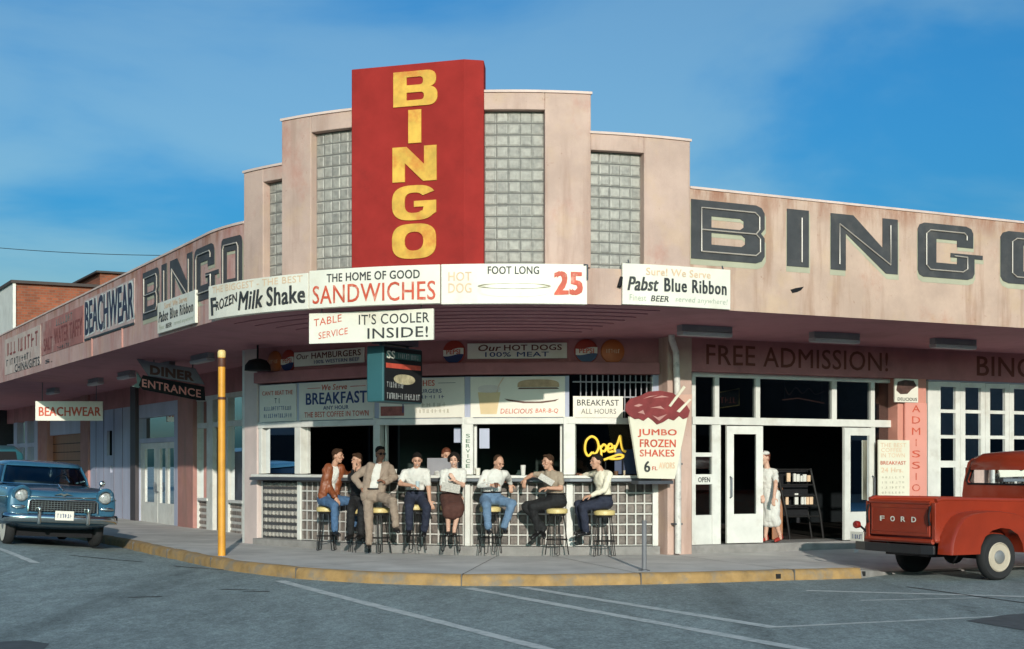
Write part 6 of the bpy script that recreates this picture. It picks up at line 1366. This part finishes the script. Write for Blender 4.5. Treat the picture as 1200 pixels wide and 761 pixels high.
# the man half hidden behind the suit
t, Wh = person('dark clothed man mostly hidden between brown jacket man and suited man, hand raised', sy(421, .42), dict(pel=(421, 588), nk=(420, 551), hd=(418.5, 540), el=(412, 562), wl=(415, 549), er=(432, 564), wr=(430, 575), kl=(411, 597), kr=(424, 597), al=(411, 624), ar=(423, 624), wld=(.1, -.2, 1)),
    yaw=-.5, hyaw=-.75, hpitch=.1, group=GP, shirt=M_blackc, sleeve='long', trousers=M_blackc, hair=M_hairbr, near=dict(al=-.3, ar=-.3, nk=.1), smile=False)
# 2 tan suit, leaning on the stool edge
t, W2 = person('man in tan suit and sunglasses leaning on his stool with a hand on hip', sy(441, .72), px(355, 510, 5.075, pel=(415, 362), nk=(452, 163), hd=(461, 112), sl=(385, 192), sr=(522, 192), el=(305, 252), wl=(345, 312), er=(545, 250), wr=(492, 285), kl=(392, 510), kr=(535, 392), al=(393, 640), ar=(552, 535), wld=(.9, -.2, -.4), wrd=(-.7, -.5, .5)),
    yaw=-.05, hyaw=.45, hpitch=.08, group=GP, skin=mat('deep tanned skin', (.25, .11, .065), .55), shirt=M_shirt, sleeve='none', jacket=(M_tan, M_lavsh, -.02), trousers=M_tan, hair=M_hairb, glasses=True, near=dict(el=-.3, wl=.5, er=-.2, wr=1, kl=.4, kr=1, al=.2, ar=-.2, nk=-.15), smile=False, footdir=dict(al=(-.1, -1, -.05), ar=(.35, -.9, -.3)))
# 3 white t-shirt
t, W3 = person('man in white tee shirt and navy trousers holding a glass, between suit and woman', sy(485), px(450, 510, 5.075, pel=(185, 372), nk=(190, 196), hd=(197, 152), sl=(118, 215), sr=(258, 210), el=(95, 290), wl=(165, 300), er=(266, 325), wr=(272, 392), kl=(150, 428), kr=(255, 438), al=(150, 552), ar=(240, 562), wrd=(.4, -.3, -.9)),
    yaw=.0, hyaw=.1, hpitch=.25, group=GP, shirt=M_shirt, sleeve='short', trousers=M_navy, hair=M_hairb, near=dict(el=.4, wl=1, er=.3, wr=.5, al=-.5, ar=-.5, nk=.5))
# 4 woman
t, W4 = person('laughing woman with dark curly hair, white blouse and brown skirt, in the middle', sy(529), px(450, 510, 5.075, pel=(398, 372), nk=(415, 195), hd=(417, 150), sl=(352, 215), sr=(472, 215), el=(345, 325), wl=(425, 362), er=(470, 300), wr=(420, 272), kl=(380, 440), kr=(445, 432), al=(382, 555), ar=(418, 562), wld=(.95, -.2, -.1), wrd=(-.5, -.3, .8)),
    yaw=.1, hyaw=-.1, hpitch=.12, group=GP, skin=M_skin2, shirt=M_shirt, sleeve='short', skirt=(M_brskirt, .22), hair=M_hairb, hairstyle='curly', k=.94, near=dict(el=.3, wl=1, er=.4, wr=.8, al=-.4, ar=-.4, nk=.3))
# 5 white long sleeves, jeans
t, W5 = person('man in white long sleeved shirt and pale jeans looking down, elbow on the counter', sy(578), px(450, 510, 5.075, pel=(632, 382), nk=(665, 205), hd=(682, 166), sl=(602, 222), sr=(722, 225), el=(570, 300), wl=(635, 298), er=(742, 262), wr=(752, 290), kl=(610, 418), kr=(762, 410), al=(620, 545), ar=(716, 540), wrd=(.1, -.3, -.9), wld=(.9, -.3, .2)),
    yaw=.15, hyaw=.55, hpitch=.38, group=GP, shirt=M_shirt, sleeve='long', trousers=M_jean2, hair=M_hairbr, hairstyle='receding', near=dict(el=.4, wl=.9, er=-1, wr=-.3, kl=1, kr=.9, al=-.3, ar=-.3, nk=.4))
# 6 taupe shirt, crossed black legs
t, W6 = person('man in taupe short sleeved shirt with crossed black trousered legs, arm along the counter', sy(650), px(590, 510, 5.075, pel=(318, 392), nk=(285, 208), hd=(264, 162), sl=(238, 228), sr=(338, 235), el=(170, 238), wl=(128, 262), er=(342, 318), wr=(262, 315), kl=(130, 425), kr=(150, 432), al=(240, 560), ar=(205, 560), wld=(-.2, -.2, -.9), wrd=(-.9, -.3, -.1)),
    yaw=-.55, hyaw=-.85, hpitch=.05, group=GP, shirt=M_taupe, sleeve='short', trousers=M_blackc, hair=M_hairbr, hairstyle='short', near=dict(el=-.4, wl=-.2, er=.4, wr=.6, kl=1, kr=.2, al=.5, ar=-.6, nk=.1), footdir=dict(al=(.1, -.8, -.5), ar=(-.5, -.5, -.4)))
# 7 white jacket, far right
t, W7 = person('man in cream jacket and navy jeans turned left on the last stool, cup in hand', sy(708), px(590, 510, 5.075, pel=(600, 402), nk=(585, 205), hd=(552, 160), sl=(560, 220), sr=(635, 228), el=(520, 232), wl=(475, 240), er=(602, 325), wr=(520, 360), kl=(445, 412), kr=(470, 428), al=(470, 550), ar=(492, 565), wld=(-.9, .1, .1), wrd=(-.9, -.2, -.2)),
    yaw=-1.05, hyaw=-1.0, hpitch=.02, group=GP, shirt=mat('cream cotton', (.76, .70, .55), .8, bump=.08, bscale=40), sleeve='long', trousers=M_navy, hair=M_hairb, hairstyle='short', near=dict(el=-.6, wl=-.4, er=.6, wr=.4, kl=.3, kr=.8, al=-.2, ar=-.1, nk=.0), footdir=dict(al=(-.8, -.5, -.2), ar=(-.8, -.4, -.1)))
# server behind the counter
t, Wv = person('server in white behind the counter, half hidden by the laughing woman', yc(522) + .75, dict(pel=(523, 582), nk=(523, 546), hd=(523, 534), el=(513, 562), wl=(519, 572), er=(534, 562), wr=(528, 573), kl=(519, 612), kr=(527, 612), al=(519, 640), ar=(527, 640)),
    yaw=.2, hyaw=.3, hpitch=.25, group=None, shirt=M_shirt, sleeve='short', trousers=M_shirt, hair=mat('reddish hair', (.16, .045, .02), .6), near=dict(al=0, ar=0, kl=0, kr=0), smile=False)
# woman in the doorway
wdY = 26.2
t, Ww = person('woman in white dress and white cap stepping past the open left door', wdY, dict(pel=(902, 580), nk=(899.5, 549), hd=(896, 537), sl=(892, 552), sr=(907, 552), el=(890, 568), wl=(893, 580), er=(909, 568), wr=(907, 583), kl=(899, 606), kr=(907, 606), al=(897, 628), ar=(914, 627)),
    yaw=-.5, hyaw=-.9, hpitch=.1, group=None, stand=True, skin=M_skin2, shirt=M_shirt, sleeve='short', skirt=(M_shirt, .28), hair=mat('reddish hair', (0, 0, 0)), k=.98, near=dict(al=0, ar=-.3, kl=.1, kr=.1, nk=0), shoes=mat('red shoe', (.35, .03, .02), .4), smile=False, footdir=dict(al=(-.6, -.7, -.1), ar=(-.6, -.7, -.2)))
hc = Ww['hd'] - Vector((Ww['pel'].x, Ww['pel'].y, ZG)); obj('cap', MB().ell(hc + Vector((0, 0, .085)), ((.09, 0, 0), (0, .10, 0), (0, 0, .045))), M_shirt, t, smooth=True)
# stools, one under each sitter
sp_ = [(W1, 'bar stool under the man in the brown jacket'), (Wh, 'bar stool hidden behind the suited man'), (W2, 'bar stool the suited man leans on'), (W3, 'bar stool under the man in the white tee shirt'), (W4, 'bar stool under the laughing woman'), (W5, 'bar stool under the man in pale jeans'), (W6, 'bar stool under the man with crossed black legs'), (W7, 'last bar stool, its yellow seat clear, under the man in the cream jacket')]
for i, (w, lb) in enumerate(sp_):
    o = S0 if i == 0 else copy_tree(S0); p = w['pel']
    dx, dy = (.10, .22) if w is W2 else (0, 0)
    o.location = (p.x + dx, p.y + dy, min(ZG + .05, max(ZG - .05, p.z - .115 - .775))) if w is not W2 else (p.x + dx, p.y + dy, ZG - .01); o.rotation_euler = (0, 0, .4 * i); o['label'] = lb
# cups, glasses, things on the counter
def cup(loc, label, h=.12, r=.04, m=None, nm='paper_cup', cat='cup'):
    th = obj(nm, MB().lathe([(.002, 0), (r * .78, 0), (r, h), (r * .92, h - .004), (r * .72, .01), (.002, .01)], 20), m or M_shirt, None, smooth=True, ang=40); th.location = loc; return setp(th, label, cat)
zc_ = ZW0 - .02
q = P3(613, 555, yc(613) - .10); cup((q.x, q.y, zc_ + .002), 'tall white paper cup on the counter between pale jeans man and taupe shirt man', .17, .045)
q = W3['wl'] + Vector((.10, -.05, -.07)); cup(tuple(q), 'clear glass held by the man in the white tee shirt', .14, .035, mat('pale glass', (.42, .50, .52), .1, coat=.8), 'drinking_glass', 'glass')
q = W7['wl'] + Vector((-.10, -.02, -.05)); cup(tuple(q), 'small cup held at the counter by the man in the cream jacket', .09, .035, mat('brown cup', (.12, .05, .03), .4))
q = W5['wl'] + Vector((.09, -.05, -.04)); cup(tuple(q), 'small brown cup held by the man in pale jeans', .08, .035, mat('brown cup', (0, 0, 0)))
for u, lb, c, h, r in ((462, 'white mug on the counter beside the suited man', (.7, .68, .6), .10, .05), (560, 'white napkin tumbler on the counter by the service post', (.72, .7, .62), .12, .045), (712, 'row end dark bottle on the counter below the neon word', (.06, .03, .02), .09, .03), (722, 'squat dark jar on the counter right of the dark bottle', (.12, .06, .03), .07, .04), (731, 'pale sugar shaker on the counter nearest the shake sign', (.5, .42, .3), .08, .03)):
    q = P3(u, 555, yc(u) + .05); cup((q.x, q.y, zc_ + .002), lb, h, r, mat('counter ware %.2f %.2f' % (c[0], h), c, .4), 'jar' if u > 700 else 'mug', 'jar' if u > 700 else 'cup')
def paper(a, b, c, label):
    a, b, c = Vector(a), Vector(b), Vector(c); n = (b - a).cross(c - a).normalized() * .003
    vs = [a, b, b + c - a, c]; o = obj('newspaper', MB().add([v + n for v in vs] + [v - n for v in vs], [(0, 1, 2, 3), (7, 6, 5, 4), (0, 4, 5, 1), (1, 5, 6, 2), (2, 6, 7, 3), (3, 7, 4, 0)]), mat('printed paper', (.50, .47, .42), .8, var=.35, scale=40)); return setp(o, label, 'paper')
q = W6['wr']; paper(q + Vector((-.16, -.04, .16)), q + Vector((.06, -.06, .03)), q + Vector((-.10, .0, .24)), 'folded striped paper held by the man in the taupe shirt')
q = W4['wr']; paper(q + Vector((-.20, -.06, -.02)), q + Vector((.10, -.07, -.07)), q + Vector((-.22, -.02, -.16)), 'grey folded paper held in front of the laughing woman')
# rack of papers inside the doorway
rp_ = P3(941, 636, 27.4); th = thing('magazine_rack', 'black wire rack of papers standing inside the open doorway', 'rack', (rp_.x, rp_.y, ZP), BR + rad(-6))
m = MB(); 
for x in (-.36, .36): m.tube([(x - .20, .0, 1.30), (x, -.02, .45), (x + .08, .0, .0)], .022, 6); m.tube([(x - .16, .35, 1.28), (x + .08, .38, 0)], .018, 6)
for z, o_ in ((1.28, -.2), (1.0, -.13), (.80, -.08), (.62, -.04), (.42, 0)): m.tube([(-.36 + o_, -.01, z), (.36 + o_, -.01, z)], .016, 6)
obj('wire_frame', m, M_stool, th)
m = MB(); m.box(-.36, .30, .05, .30, .40, .43).box(-.40, .26, .05, .30, .80, .83).box(-.44, .25, .22, .26, .4, 1.26); obj('tray', m, M_black, th)
for z, o_, h in ((1.06, -.15, .17), (.64, -.05, .22)):
    r_ = random.Random(int(z * 100)); x = -.30 + o_
    while x < .26 + o_:
        w_ = r_.uniform(.04, .1)
        if r_.random() < .75: b_ = obj('paper_bundle', MB().box(x, x + w_ * .8, .02, .05, z, z + h * r_.uniform(.6, 1)), M_shirt if r_.random() < .7 else M_textf, th)
        x += w_
wp_ = P3(911, 636, 27.3); o = obj('wooden_panel', MB().box(-.10, .10, 0, .25, 0, .95), M_wood, bevel=.01); o.location = (wp_.x, wp_.y, ZP); setp(o, 'orange brown wooden panel standing behind the woman in white', 'panel')
# jars on the dim back bar shelf
for k in range(9):
    a_ = 11.5 + k * .36; c_ = [(.5, .42, .3), (.35, .12, .06), (.6, .6, .55), (.1, .25, .18)][k % 4]; lo_ = A2W(a_, 25.4, 1.30)
    o = obj('jar', MB().lathe([(.07, 0), (.075, .04), (.075, .2), (.04, .26), (.04, .3), (.002, .3)], 14), mat('shelf jar %.2f' % c_[0], c_, .4), smooth=True); o.location = lo_; setp(o, 'jar standing in the row on the dim back bar shelf', 'jar', 'jars on the back bar shelf')
# sheet pinned on the door jamb and white sheets in the counter windows
for i, xa, xb, za, zb_, lb in ((2, .80, .88, 2.08, 2.33, 'white sheet hung at the right of the window behind the laughing woman'), (3, .10, .20, 1.98, 2.32, 'white sheet hung just right of the service post')):
    a = Vector(FC[i](FL[i] * xa, -.2, za)); b = Vector(FC[i](FL[i] * xb, -.2, zb_)); o = obj('menu_sheet', MB().mbox(FC[i], FL[i] * xa, FL[i] * xb, -.21, -.205, za, zb_), M_lav); o.rotation_euler = (0, 0, BR); setp(o, lb, 'sheet')
o = obj('serving_cabinet', MB().mbox(FC[2], FL[2] * .45, FL[2] * .74, -.75, -.4, ZC - .4, 1.82), M_grey, bevel=.01); o.rotation_euler = (0, 0, BR); setp(o, 'grey cabinet behind the counter next to the server', 'cabinet')
# back counter, shelves dimly visible inside
o = obj('back_shelf', MB().box(11.2, 14.8, 25.2, 25.6, ZP, 1.3).box(11.2, 14.8, 25.5, 25.6, 1.31, 2.9), mat('dim green back bar', (.02, .035, .03), .6)); o.rotation_euler = (0, 0, BR); setp(o, 'dark green back bar deep inside the lunch counter', 'shelf')
